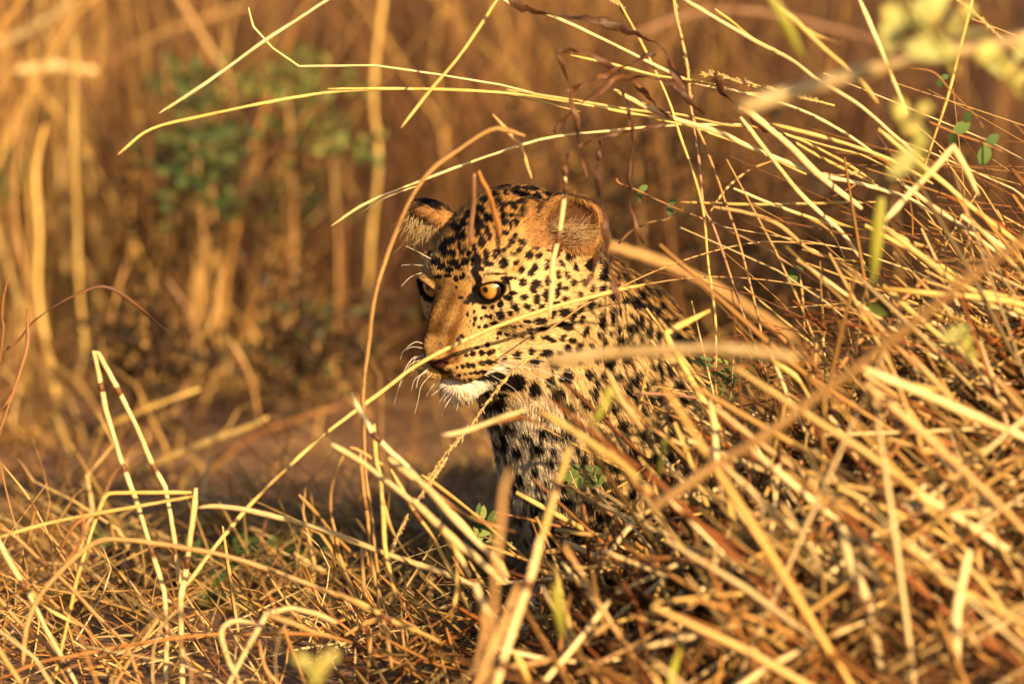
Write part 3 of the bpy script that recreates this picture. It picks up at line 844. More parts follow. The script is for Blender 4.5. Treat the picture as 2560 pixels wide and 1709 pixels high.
# ------------------------------------------------------------------ eyes
def eye_mat():
    m, t, b = mat('eye_amber', 0.25, 0.5)
    N, Lk = t.nodes, t.links
    tc = N.new('ShaderNodeTexCoord'); sp = N.new('ShaderNodeSeparateXYZ'); nm = N.new('ShaderNodeVectorMath'); nm.operation = 'NORMALIZE'
    Lk.new(tc.outputs['Object'], nm.inputs[0]); Lk.new(nm.outputs[0], sp.inputs[0])
    ac = N.new('ShaderNodeMath'); ac.operation = 'ARCCOSINE'; Lk.new(sp.outputs['Z'], ac.inputs[0])
    ns = N.new('ShaderNodeTexNoise'); ns.inputs['Scale'].default_value = 9; ns.inputs['Detail'].default_value = 4
    Lk.new(nm.outputs[0], ns.inputs['Vector'])
    ad = N.new('ShaderNodeMath'); ad.operation = 'MULTIPLY_ADD'; ad.inputs[1].default_value = 0.05; Lk.new(ns.outputs['Fac'], ad.inputs[0]); Lk.new(ac.outputs[0], ad.inputs[2])
    r = N.new('ShaderNodeValToRGB'); r.color_ramp.elements[0].position = 0.0; r.color_ramp.elements[0].color = (0.004, 0.003, 0.002, 1)
    for pos, c in ((0.195, (0.004, 0.003, 0.002)), (0.225, (0.1872, 0.0792, 0.0144)), (0.34, (0.30, 0.125, 0.020)), (0.60, (0.40, 0.185, 0.035)), (0.72, (0.288, 0.1152, 0.0216)), (0.80, (0.012, 0.007, 0.005))):
        e = r.color_ramp.elements.new(pos); e.color = (*c, 1)
    r.color_ramp.elements[-1].color = (0.012, 0.007, 0.005, 1)
    Lk.new(ad.outputs[0], r.inputs[0]); Lk.new(r.outputs[0], b.inputs['Base Color'])
    b.inputs['Coat Weight'].default_value = 1.0; b.inputs['Coat Roughness'].default_value = 0.11
    return m


EM = eye_mat()
th = np.linspace(0, math.pi, 25); ph = np.arange(36) * 2 * math.pi / 36
EVv = np.stack([np.outer(np.sin(th), np.cos(ph)), np.outer(np.sin(th), np.sin(ph)), np.outer(np.cos(th), np.ones(36))], -1)
EVv[..., 2] += 0.07 * np.clip(np.cos(th) - 0.75, 0, 1)[:, None] * 2
EVv = EVv.reshape(-1, 3) * EYE_R * 0.01
i, j = np.meshgrid(np.arange(24), np.arange(36), indexing='ij'); j2 = (j + 1) % 36
EF = np.stack([i * 36 + j, (i + 1) * 36 + j, (i + 1) * 36 + j2, i * 36 + j2], -1).reshape(-1, 4)
eye_me = mesh_np('eye', EVv, EF)
for s in (-1, 1):
    gz = HR @ np.array([0.10 * s + 0.02, 0.95, 0.30])
    o = leo_part('eye', eye_me, EM)
    q = Vector(gz).to_track_quat('Z', 'Y')
    o.matrix_world = Matrix.Translation(h2w(EYE_C * (s, 1, 1))) @ q.to_matrix().to_4x4()

# ------------------------------------------------------------------ whiskers
WH = {'F2': [[(1270, 690), (1500, 640), (1700, 620), (1900, 650), (2250, 750)], [(1300, 725), (1550, 690), (1800, 685), (2100, 705)], [(1230, 800), (1600, 800), (1900, 850), (2300, 960)],
             [(1240, 835), (1550, 855), (1800, 900), (2100, 970), (2400, 1010)], [(1230, 870), (1600, 905), (1850, 970), (2091, 1040), (2300, 1130)], [(1180, 915), (1550, 930), (1800, 960), (2100, 1060)],
             [(1180, 955), (1500, 975), (1750, 1030), (2030, 1190)], [(1150, 965), (1400, 990), (1700, 1050), (2091, 1230)], [(1170, 1020), (1350, 1120), (1500, 1220), (1600, 1350), (1660, 1470)],
             [(1240, 860), (1560, 880), (1900, 930), (2250, 1010)], [(1200, 890), (1600, 920), (1900, 1000), (2150, 1090)],
             [(300, 620), (200, 600), (60, 700), (0, 830)], [(300, 680), (150, 665), (0, 750)], [(310, 770), (180, 800), (80, 930), (20, 1080), (-80, 1420)], [(330, 820), (150, 880), (60, 1030), (0, 1190)],
             [(380, 960), (200, 1080), (150, 1230)], [(420, 1010), (280, 1170), (240, 1350), (190, 1540)], [(380, 930), (250, 1060), (215, 1195)], [(490, 1090), (380, 1240), (345, 1310)],
             [(600, 1150), (450, 1270), (410, 1300)], [(720, 1250), (600, 1430), (545, 1560)], [(680, 1230), (560, 1380)], [(780, 1300), (740, 1500)], [(905, 1280), (900, 1470)], [(640, 1210), (510, 1390)],
             [(320, 780), (200, 810), (170, 900)], [(340, 850), (200, 930), (140, 1050)]],
      'F1': [[(420, 1040), (230, 935), (70, 860)], [(330, 1120), (150, 1105), (20, 1112)], [(300, 1205), (150, 1260), (60, 1340), (20, 1390)]]}
for key, ls in WH.items():
    ox, oy, sc = CROP[key]
    for ln in ls:
        P = [(ox + x / sc, oy + y / sc) for x, y in ln]
        p0, _ = hit(*P[0])
        y0 = p0[1] if p0 is not None else h2w((-1.5, 4.5, -6.5))[1]
        far_ = P[-1][0] < P[0][0]
        n = len(P); ys = y0 - (0.006 if far_ else 0.020) * np.arange(n)
        W3 = catmull(at([p[0] for p in P], [p[1] for p in P], ys), 14)
        V, Q, T3 = tube_arrays(W3, np.linspace(0.00036, 0.00015, 14), 5)
        leo_part('whisker', mesh_np('whisker', V, Q, T3), M['whisker'])

# long pale hairs inside the ears
for s in (-1, 1):
    ec, A = EAR[s]
    acc = Acc()
    for k in range(260 if s > 0 else 420):
        e0 = np.array([rng.uniform(-2.6, 1.6), rng.uniform(-0.3, 0.5), rng.uniform(-2.6, -0.2)]) if s > 0 else np.array([rng.uniform(-2.6, 2.6), rng.uniform(-0.2, 0.4), rng.uniform(-2.6, 2.4)])
        p = ec + A @ e0
        d = A @ np.array([rng.uniform(0.2, 1.0), 0.45, rng.uniform(0.1, 0.9)]) if s > 0 else HR.T @ np.array([rng.uniform(-0.7, 0.3), rng.uniform(-0.5, 0.1), rng.uniform(-1.2, -0.3)])
        d = d / np.linalg.norm(d); ln = rng.uniform(1.3, 3.0)
        mid = p + d * ln * 0.5 + A[:, 1] * 0.25
        end = mid + (d + rng.normal(0, 0.25, 3)) * ln * 0.5
        V, Q, T3 = tube_arrays(catmull(h2w([p, mid, end]), 6), np.linspace(0.00032, 0.0001, 6), 3)
        acc.add(V, Q, T3, np.array((0.62, 0.42, 0.22) if s > 0 else (0.66, 0.46, 0.22)) * KA * rng.uniform(0.7, 1.3))
    tag(leo_part('ear_hair', acc.mesh('ear_hair'), M['fur']), kind='stuff')

# ------------------------------------------------------------------ stalks: each one its own object
LAB = {
 'above': ('slender straw stalk arching over the bare background above the leopard', 'arching stalks above the leopard'),
 'right': ('straw stalk fanning out from the tangle on the bank', 'stalks fanning out of the tangle'),
 'thin': ('hair-thin straw stem in the tangle on the bank', 'thin stems in the tangle'),
 'bundle': ('straw stalk in the slanting bundle before the chest of the leopard', 'slanting bundle of stalks'),
 'low': ('dry jointed stem in the low thicket over the dark hollow', 'jointed stems of the low thicket'),
 'bank': ('thick out-of-focus straw stem lying down the slope of the bank', 'thick stems lying on the bank'),
 'soft': ('broad blurred straw stem hanging close before the bank', 'blurred stems before the bank'),
 'dead': ('dark brown curled dead grass leaf hanging above the ear of the leopard', 'curled dead leaves'),
 'bg': ('blurred straw stem standing behind the bare soil', 'blurred stems in the background'),
}
ST = '''A|pale|9|-.12,-.2||=straw stalk with rough seed husks slanting down without leaves|830 -50 750 0 680 46 600 98 480 185 365 260
A|pale|5|-.15,-.1|k|=thin straw stalk with one sharp kink arching above the leopard|570 18 580 60 625 110 686 152 860 150 1000 170 1150 195 1250 220 1400 250
A|gold|8|-.15,-.1||above|270 355 345 297 470 265 660 226 820 206 1000 205 1180 215 1300 232 1420 255 1560 285 1700 330 1850 400
A|gold|6|-.14,-.1||above|752 204 900 203 1050 207 1180 220 1330 255
A|gold|8|-.3,-.35||=straight straw stalk slanting down to end above the bare background|1170 -45 1140 0 1060 120 985 210 920 293
A|pale|7|-.15,-.1||above|760 518 840 466 965 415 1100 365 1250 318 1400 300 1540 288 1700 285
A|pale|4|-.14,-.13||above|830 487 880 455 960 425
A|tan|12|-.45,-.4||=tall straw stalk bent over like a hook beside the leopard's face|1205 312 1165 300 1125 298 1050 345 985 395 935 470 890 580 860 680 845 790 833 900 835 1000 840 1100 852 1180 860 1260 868 1330 870 1440
A|gold|11|-.40,-.13||=long yellow stalk crossing the muzzle and cheek of the leopard|425 1345 500 1245 600 1130 740 1000 880 895 960 835 1100 765 1250 710 1400 670 1480 652
A|tan|4|-.13,-.1||thin|1480 652 1560 640 1650 635 1780 645 1900 670
A|tan|4|-.14,-.1||thin|1240 770 1340 700 1420 660 1520 615 1640 575 1750 555 1880 560
A|pale|14|-.55,-.6|n|bundle|805 900 830 950 870 1010 940 1075 1000 1140 1080 1220 1165 1335
R5|pale|13|-.42,-.42|kn|=straw stalk snapped into a tall upside-down V over the dark hollow|1080 1500 1090 1100 1070 850 900 300 790 0 690 -330 660 -480 612 -712 640 -700 760 -480 900 -200 980 0 1080 180 1130 460 1160 700 1180 860
R5|pale|15|-.45,-.45|n|=upright jointed straw stub broken off square at its top|1190 1520 1185 1200 1180 900 1210 740 1250 440 1280 180
R5|gold|10|-.46,-.45|k|=straw stem bent at a right angle and leaning on the broken stub|1250 210 900 210 710 215 680 240 600 450 500 780 430 1100 340 1480
R5|gold|9|-.47,-.5||low|1260 235 900 300 400 390 130 460 -30 510
R5|pale|14|-.44,-.5||=thick straw stem arching from the broken stub towards the bundle|1290 310 1400 300 1580 320 1800 370 2100 450 2349 545 2550 620 2850 720 3100 815
R5|tan|13|-.6,-.55||low|150 1340 170 1100 250 900 390 730 540 590 650 525 800 515 1000 540 1250 580 1500 630 1800 730 2100 840 2300 920 2420 990
R5|pale|14|-.5,-.5|n|low|-30 480 60 660 190 880 310 1120 400 1280 520 1500
R5|tan|10|-.5,-.5|n|low|-20 430 90 490 250 640 420 790 600 980 780 1160 860 1300 920 1480
R5|tan|10|-.45,-.5|n|low|-20 880 130 1060 330 1230 460 1500
R5|gold|13|-.8,-.8||low|-30 1200 80 1370 170 1500
R5|tan|4|-.3,-.35||low|0 20 60 280 110 460 170 680 190 800
R5|tan|5|-.3,-.35|n|low|10 20 170 220 270 390 330 510 420 650 500 800
R5|tan|8|-.4,-.45|n|low|60 620 210 800 430 1000 560 1100 650 1250 750 1500
R5|tan|8|-.4,-.4||low|820 1180 870 1310 930 1480
R5|rust|10|-.55,-.6||=rusty stem lying low across the dark hollow|-30 1435 250 1320 500 1270 750 1220 1000 1180 1400 1135 1900 1130 2150 1150 2300 1190
R5|tan|11|-.5,-.5||low|730 1500 860 1280 1030 1040
R5|pale|15|-.7,-.7|k|=pale stem bent into a sharp peak beside the dark hollow|1470 1500 1600 1250 1740 1000 1900 960 2060 1000 2200 1060
R5|pale|14|-.7,-.7|k|low|1590 1500 1500 1330 1450 1180 1440 1110 1480 1060 1550 1045 1660 1062
R5|tan|9|-.7,-.7||low|1690 1170 1710 1270 1740 1370 1850 1500
R5|tan|12|-.75,-.7||low|1740 1010 1900 1060 2050 1120 2230 1170
R5|tan|9|-.5,-.4||low|1950 225 2060 340 2150 450 2250 560 2330 640
R5|tan|9|-.5,-.4||=thin stem curling over like a crook in front of the bare soil|2500 30 2380 -40 2280 -80 2200 60 2160 200 2160 350 2190 480 2230 680 2300 840 2350 960
R4|dark|9|-.35,-.3|f|=brown withered leaf arching over the blurred stems|-20 520 30 500 110 440 180 350 260 290 350 230 430 190 530 150 620 155 720 220 820 300 900 370 985 415
R4|rust|7|-.4,-.4||low|60 80 40 130 20 200 10 330 20 370 0 560 -20 700
R4|rust|9|-.4,-.45||low|150 270 155 450 120 600 60 780 0 950 -40 1100
R6|tan|11|-.38,-.36|n|=jointed stem with dark stripes standing before the bare soil|140 -60 150 50 170 250 195 430 205 600 240 800 270 950
R6|gold|11|-.5,-.5||bundle|235 -250 250 0 280 120 300 420 310 600 350 800 390 950
R6|pale|15|-.7,-.65||bundle|-60 -110 130 0 290 120 440 240 560 330
R6|pale|20|-.75,-.7||bundle|330 -20 480 100 620 210 760 370 920 540 1070 680 1160 810
R6|pale|20|-.8,-.75||bundle|500 270 650 420 800 560 960 690 1130 850
R6|pale|16|-.7,-.7||bundle|690 480 820 660 900 800
R6|gold|11|-.5,-.5|n|=amber stem with dark joints behind the pale bundle|350 60 520 360 620 500 720 680 790 800 840 920 900 1060
R6|gold|10|-.3,-.2||bundle|560 100 640 150 800 270 960 400 1130 550 1300 690
R6|gold|17|-1.1,-1.2|n|=tall golden stem standing before the chest of the leopard|1590 -120 1560 0 1500 180 1440 380 1400 520 1380 560
R6|pale|22|-1.3,-1.4|n|=thick pale stem slanting down below the chest of the leopard|1390 520 1310 820 1230 1050 1150 1300 1070 1580
R6|tan|20|-1.4,-1.5||soft|1230 850 1100 1200 930 1580
R6|tan|16|-1.9,-1.9||soft|1175 60 1130 200 1110 420 1080 700 1060 1000 1030 1300 1010 1600
R6|pale|14|-.25,-.25||=short pale straw with a bright cut end lying on the bank|1620 1440 1800 1290 2050 1110
R6|pale|15|-.3,-.3||bank|1300 970 1400 1100 1480 1190
R6|gold|12|-.3,-.3||bank|1250 1090 1340 1170 1440 1250
R6|pale|18|-1.2,-1.2||soft|930 840 990 1000 1060 1130
R6|gold|20|-1.2,-1.2||soft|1210 1320 1320 1560
R6|gold|13|-.7,-.7|n|low|-40 910 150 990 400 1130 560 1190 720 1270
R6|tan|12|-.5,-.5|n|low|30 1210 130 1150 260 1080
R6|tan|9|-.5,-.5||low|150 600 160 800 165 960
R6|tan|10|-.5,-.5|n|low|190 1540 200 1400 215 1200
R6|tan|12|-.6,-.6|n|low|300 1100 330 1250 360 1440
R6|rust|12|-.5,-.5||low|220 1340 400 1400 560 1510
R7|tan|26|-1.5,-1.9||=broad blurred stem slanting up across the bank|-60 730 0 690 250 520 500 370 740 190 940 50 1090 -70 1280 -220 1500 -400 1764 -580 1850 -640
F4|gold|16|-.5,-.6|k|=straw stalk snapped into an elbow beside the back of the leopard|2060 190 1800 320 1490 480 1530 600 1650 800 1850 1150 2080 1568 2250 1850
R7|pale|16|-.8,-.9||bank|240 190 260 300 270 420 290 600 340 760 390 900
R7|gold|14|-.6,-.6||bank|540 0 680 100 740 230 800 370
R7|pale|22|-1.2,-1.2||bank|980 40 1200 130 1500 260 1800 390
R7|tan|24|-1.3,-1.3||soft|980 110 1200 290 1450 520 1600 660 1800 860
R7|gold|22|-.6,-.6||bank|1350 -10 1500 110
R7|pale|20|-.7,-.75|n|bank|820 270 960 470 1080 660 1200 850 1300 1010 1400 1150
R7|pale|15|-.6,-.6||bank|1140 860 1250 1050 1350 1180 1430 1290
R7|pale|24|-1.1,-1.1||bank|1240 640 1500 800 1650 900 1800 985
R7|tan|18|-.8,-.8||bank|250 220 480 400 760 610 950 820 1130 980 1220 1080
R7|gold|20|-.9,-.9||bank|310 600 370 850 420 940 520 1130 640 1300 760 1440 870 1600
R7|pale|19|-.9,-.9|n|bank|350 960 350 1200 400 1450 460 1600
R7|pale|20|-.9,-.9||bank|790 1060 850 1250 850 1400 830 1600
R7|pale|16|-.9,-.9||bank|860 1290 1020 1430
R7|tan|20|-.9,-.9||bank|690 850 800 1000 930 1130 1080 1290 1100 1600
R7|pale|30|-1.2,-1.2||soft|880 800 930 1000 1010 1180 1060 1400 1100 1600
R7|gold|22|-1.0,-1.0||bank|1000 980 1150 1200 1320 1400 1500 1600
R7|pale|22|-1.0,-1.0||bank|1420 1170 1480 1290 1560 1400 1640 1600
R7|pale|26|-1.3,-1.3||soft|1500 920 1440 1200 1440 1480
R7|gold|15|-.6,-.6||bank|1120 1000 1180 1120 1270 1290
R7|tan|14|-.5,-.5||bank|100 700 230 950 250 1150 270 1260
R8|pale|8|-.15,-.1||right|-150 -60 0 40 140 70 400 190 600 290 760 360 950 400 1200 470 1400 570 1560 680
R8|pale|11|-.2,-.25||=long pale stalk running down into the tangle on the bank|700 -10 1010 170 1180 260 1300 350 1480 460 1640 600 1760 700
R8|gold|7|-.2,-.15||right|850 40 930 100 1010 165 1100 215
R8|gold|8|-.15,-.1||right|-60 390 0 400 250 440 500 480 700 500 900 545 1060 560 1350 640 1500 680 1650 760
R8|gold|7|-.15,-.12||right|220 240 400 280 600 330 750 350 900 380
R8|pale|13|-.25,-.2||right|410 390 560 470 680 520 850 570 1000 640 1120 690 1300 760 1480 800 1680 860 1800 930
R8|pale|11|-.25,-.2||right|960 510 1060 640 1200 820 1300 920 1400 1010 1500 1150
R8|pale|18|-.25,-.22||=thick pale stem with a bright cut end in the tangle|950 470 1000 490 1180 640 1300 760 1490 910
R8|pale|16|-.25,-.25||right|1580 985 1630 1020 1690 1065
R8|tan|8|-.1,-.2||=speckled straight stem crossing all the others above the ear|665 -20 680 70 700 150 730 300 750 500 800 620 860 780 900 900 950 1040 1000 1230 1050 1450 1070 1640
R8|gold|7|-.1,-.2||right|420 -10 520 170 640 420 700 600 760 770 800 930 820 1150 850 1380 855 1600
R8|pink|7|-.12,-.2||right|755 540 780 700 800 900 840 980 900 1150 960 1330 1010 1470 1060 1600
R8|pale|11|-.5,-.5||right|1475 -10 1560 190 1630 360 1690 500
R8|gold|8|-.2,-.2||=yellow upright stem standing in the tangle on the bank|1975 -20 1920 200 1860 430 1790 640 1760 740
R8|pale|17|-.7,-.7|k|=pale stalk broken into an upside-down V over the tangle|1590 960 1700 840 1800 740 1885 640 1940 730 1995 850
R8|pale|8|-.2,-.15||right|930 820 1100 890 1300 960 1400 1000
R8|gold|8|-.15,-.15||right|700 880 1000 890 1300 885 1550 880
R8|tan|7|-.15,-.1||right|830 920 900 820 1000 740 1100 700
R8|gold|8|-.15,-.1||right|950 465 1100 560 1300 680 1500 780 1620 850
R8|gold|7|-.15,-.1||right|1050 560 1200 600 1400 700 1540 790
R8|tan|7|.02,-.05||right|430 1060 480 1010 560 970 640 955 720 900
R8|tan|11|-.2,-.15||right|840 900 1000 930 1130 980 1260 1090 1360 1130 1500 1250
R8|pink|7|-.15,-.1||right|740 930 880 990 1050 1070 1200 1170 1350 1260
R8|gold|13|-.6,-.6||right|1080 -10 1200 90 1300 190 1470 340 1560 450
R8|pale|42|-1.8,-2.0||=very broad blurred stem sweeping level above the tangle|960 480 1000 460 1300 370 1700 270 2230 165
R8|tan|7|-.1,-.1||thin|1220 1190 1235 1350 1240 1500
R8|gold|15|-.6,-.6||right|1580 1240 1800 1440 1960 1560 2100 1660
R8|gold|17|-.6,-.6||right|1600 1000 1780 1140 1900 1230 2100 1320 2230 1390
R8|gold|14|-.4,-.4||right|1560 560 1700 680 1850 800 2000 930 2200 1080
R8|pale|12|-.3,-.3||right|1640 780 1800 900 1960 1010 2100 1120
R8|gold|10|-.25,-.25||right|1100 540 1400 620 1620 700 1800 800
F4|pale|30|-1.6,-1.8||=broad blurred straw stem lying level across the leopard's shoulder|-60 870 0 855 600 770 1200 725 1700 695 2091 690 2700 740 3200 800
F3|pale|13|-.5,-.5|n|=pale stem hanging straight down over the cheek of the leopard|590 -40 585 150 560 400 490 800 430 1050 415 1300 395 1600 390 1800
R2|gold|18|-1.1,-1.2||=yellowish out-of-focus stem slanting before the neck of the leopard|900 330 1000 380 1160 480 1330 600 1480 700 1640 870
R2|pale|14|-.9,-.9||soft|280 490 400 470 520 430 680 370 830 320
F4|tan|15|-.7,-.7||soft|700 950 780 1100 900 1350 1050 1560 1200 1750
F4|gold|8|-.2,-.2||=thin amber stem standing before the shoulder of the leopard|1270 850 1240 980 1200 1150 1160 1400 1100 1600
F4|pink|9|-.3,-.3||=pinkish twig lying level below the shoulder of the leopard|1050 1290 1200 1270 1500 1290 1900 1330 2200 1400
R2|gold|7|-.2,-.2||right|1240 915 1350 860 1460 810 1600 700
R2|tan|8|-.25,-.25||right|1440 1040 1560 900 1650 800 1829 650
F1|pink|12|-.55,-.5||=pinkish dead stem hanging down before the forehead of the leopard|975 -80 965 0 962 300 930 600 915 850
F1|rust|13|-.55,-.5||=reddish dead stem hanging down before the brow of the leopard|1030 -120 1070 0 1160 170 1230 400 1290 600 1310 760
A|tan|12|-.3,-.3|k|=short crooked straw stub sticking up behind the hooked stalk|1220 410 1195 335 1165 300 1130 262
R3|tan|14|2.2,2.2||bg|970 -60 1130 200 1250 400 1330 640 1420 900 1470 1090
R3|gold|14|2.0,2.0||bg|2150 -40 2090 500 2120 900 2080 1300 2060 1640
R3|gold|12|1.9,1.9||bg|420 200 410 700 430 1200 440 1568 480 2000
R3|gold|14|1.8,1.8||bg|250 700 200 950 220 1300 210 1568 230 1770 290 2070 340 2370 400 2660 460 2900
R3|tan|12|1.8,1.8||bg|130 600 90 900 80 1200 150 1568 200 1900
R3|pale|18|2.4,2.4||bg|-40 260 200 150 440 -20
R3|tan|13|2.6,2.6||bg|400 480 700 300 1000 150 1400 30
R3|pale|26|2.3,2.3||bg|80 400 300 370 540 400
R4|tan|8|1.7,1.7||bg|700 30 640 250 590 500 560 750
R4|tan|8|1.6,1.6||bg|770 100 830 500 900 800 970 1100
R4|tan|9|1.6,1.6||bg|1250 50 1200 300 1080 600 950 900
R4|pink|9|1.7,1.7||bg|930 100 1080 350 1060 650 980 900
R4|gold|12|1.2,1.2||bg|540 960 800 840 1120 720
R4|gold|18|1.1,1.1||bg|650 1250 1000 1080 1400 930 1500 880
R4|tan|10|1.5,1.5||bg|1290 450 1400 650 1450 900
R4|rust|10|1.4,1.4||bg|1100 1250 1400 1000 1700 880 1900 820
R8|tan|18|1.6,1.7||=broad blurred stem slanting down behind the neck of the leopard|380 1060 430 1080 640 1150 900 1280 1200 1480
R8|pink|16|2.0,2.0||bg|480 170 530 140 760 60 1000 50 1300 110 1650 200
R4|gold|14|1.4,1.4||bg|300 850 380 1050 430 1250 470 1400
'''


def pts_of(crop, nums):
    ox, oy, sc = CROP[crop]
    v = [float(x) for x in nums.split()]
    return np.array([(ox + v[i] / sc, oy + v[i + 1] / sc) for i in range(0, len(v), 2)])


def lift_pts(P, d0, d1, kink=False):
    s = np.concatenate([[0], np.cumsum(np.linalg.norm(np.diff(P, axis=0), axis=1))])
    W3 = at(P[:, 0], P[:, 1], d0 + (d1 - d0) * s / s[-1])
    if kink:
        out = [W3[0]]
        for k in range(1, len(W3) - 1):
            for t in (0.12, 0.0):
                out.append(W3[k] + (W3[k - 1] - W3[k]) * t)
            out.append(W3[k] + (W3[k + 1] - W3[k]) * 0.12)
        W3 = np.array(out + [W3[-1]])
    return W3


n_st = 0
for line in ST.strip().split('\n'):
    crop, m, wpx, dd, fl, lab, nums = line.split('|')
    d0, d1 = (float(v) * (0.78 if float(v) < -0.25 else 1.0) for v in dd.split(','))
    P = pts_of(crop, nums)
    W3 = lift_pts(P, d0, d1, 'k' in fl)
    length = np.linalg.norm(np.diff(W3, axis=0), axis=1).sum()
    n = int(np.clip(length / 0.007, 14, 110))
    C = catmull(W3, n)
    r = float(wpx) / 2450.0 * (10 + (d0 + d1) / 2) / 10 * 0.5
    u = np.linspace(0, 1, n)
    R = r * (1.0 + 0.10 * np.sin(u * length * 70 + n_st) + 0.03 * rng.normal(size=n))
    R *= np.clip(0.55 + 3.0 * np.minimum(u, 1 - u) * length / 0.10, 0.55, 1.0)
    C = C + rng.normal(0, r * 0.05, C.shape)
    name = 'grass_leaf' if 'f' in fl else 'grass_stalk'
    V, Q, T3 = tube_arrays(C, R, 8, 0.3 if 'f' in fl else rng.uniform(0.7, 1.0), 5.0 if 'f' in fl else rng.uniform(0, 2))
    o = obj(name, mesh_np(name, V, Q, T3), M[m])
    if lab[0] == '=': tag(o, lab[1:], 'grass')
    else:
        tone = {'gold': 'golden', 'pale': 'pale', 'tan': 'tan', 'rust': 'rusty', 'pink': 'pinkish', 'dark': 'dark'}[m]
        size = 'long' if length > 0.36 else ('short' if length < 0.16 else '')
        joints = ' with dark joints' if 'n' in fl else ''
        tag(o, f"{size} {tone} {LAB[lab][0]}{joints}".strip(), 'grass', LAB[lab][1])
    if lab in ('right', 'low', 'bank', 'bundle', 'soft') and float(wpx) >= 8 and rng.random() < 0.5:
        k = int(rng.uniform(0.25, 0.7) * n); t = C[k + 1] - C[k - 1]; t /= np.linalg.norm(t)
        ll = rng.uniform(0.03, 0.09); off = np.cross(t, FW) * rng.choice([-1, 1])
        LP = catmull([C[k], C[k] + t * ll * 0.4 + off * ll * 0.10, C[k] + t * ll * 0.75 + off * ll * 0.38 - np.array([0, 0, 0.1 * ll]), C[k] + t * ll * 0.9 + off * ll * 0.7 - np.array([0, 0, 0.3 * ll])], 12)
        V, Q, T3 = tube_arrays(LP, r * np.array([1, 1.1, 1.1, 1.0, .95, .9, .8, .7, .6, .45, .3, .12]), 6, 0.2, rng.uniform(1, 5))
        obj('leaf', mesh_np('leaf', V, Q, T3), M[['tan', 'rust', 'gold'][rng.integers(0, 3)]], o)
    if 'n' in fl:                                   # dark joints
        step = max(int(0.085 / (length / n)), 6)
        for k in range(step // 2 + 2, n - 3, step):
            V, Q, T3 = tube_arrays(C[k - 1:k + 2], [R[k] * 1.02, R[k] * 1.28, R[k] * 1.02], 8)
            V2 = V.copy(); V2 = C[k] + (V2 - C[k]) * (0.9 if length / n > 0.006 else 1.0)
            obj('joint', mesh_np('joint', V2, Q, T3), M['node'], o)
    n_st += 1

# curled dead leaves
DEAD = '''R8|13|-.3,-.25|160 230 200 215 300 230 370 270 420 300 520 380 600 470 670 525
R8|15|-.3,-.25|-60 -20 0 30 150 70 340 95 480 140 570 180 640 250 680 340 740 430 800 500
R8|11|-.3,-.3|195 405 300 350 440 300 560 240 600 232
R8|12|-.3,-.3|155 585 210 500 290 440 370 380 450 340 600 345 690 390 770 470
R8|10|-.35,-.35|165 235 200 330 230 450 250 560 270 700 290 775
R8|9|-.3,-.3|245 645 330 600 440 580 640 540
R8|13|-.4,-.4|225 660 190 740 200 830 190 870
R8|13|-.45,-.5|325 730 350 830 370 950 375 1050 400 1200 440 1330
R8|9|-.3,-.3|490 500 490 650 480 750 485 900 535 1060
R8|15|-.2,-.2|845 320 880 400 930 450 1000 500 1060 560 1150 590 1225 675
R8|9|-.3,-.3|445 380 470 480 490 560 495 640
R8|10|-.3,-.3|360 600 345 690 335 760 350 820
F3|11|-.5,-.5|1110 880 1010 1000 960 1180 880 1330 830 1420'''
for line in DEAD.split('\n'):
    crop, wpx, dd, nums = line.split('|')
    d0, d1 = (float(v) for v in dd.split(','))
    W3 = lift_pts(pts_of(crop, nums), d0, d1)
    n = 50; C = catmull(W3, n); r = float(wpx) * 1.5 / 2450 * 0.5
    u = np.linspace(0, 1, n)
    R = r * (0.9 + 0.14 * np.sin(u * 19 + rng.uniform(0, 6))) * np.clip(np.minimum(u, 1 - u) * 12 + 0.3, 0.3, 1)
    C = C + np.stack([wob(C, 220, 31), wob(C, 220, 32), wob(C, 220, 33)], 1) * r * 0.35
    V, Q, T3 = tube_arrays(C, R, 8, 0.16, rng.uniform(5, 11))
    tag(obj('dead_leaf', mesh_np('dead_leaf', V, Q, T3), M['dark']), LAB['dead'][0], 'grass', LAB['dead'][1])

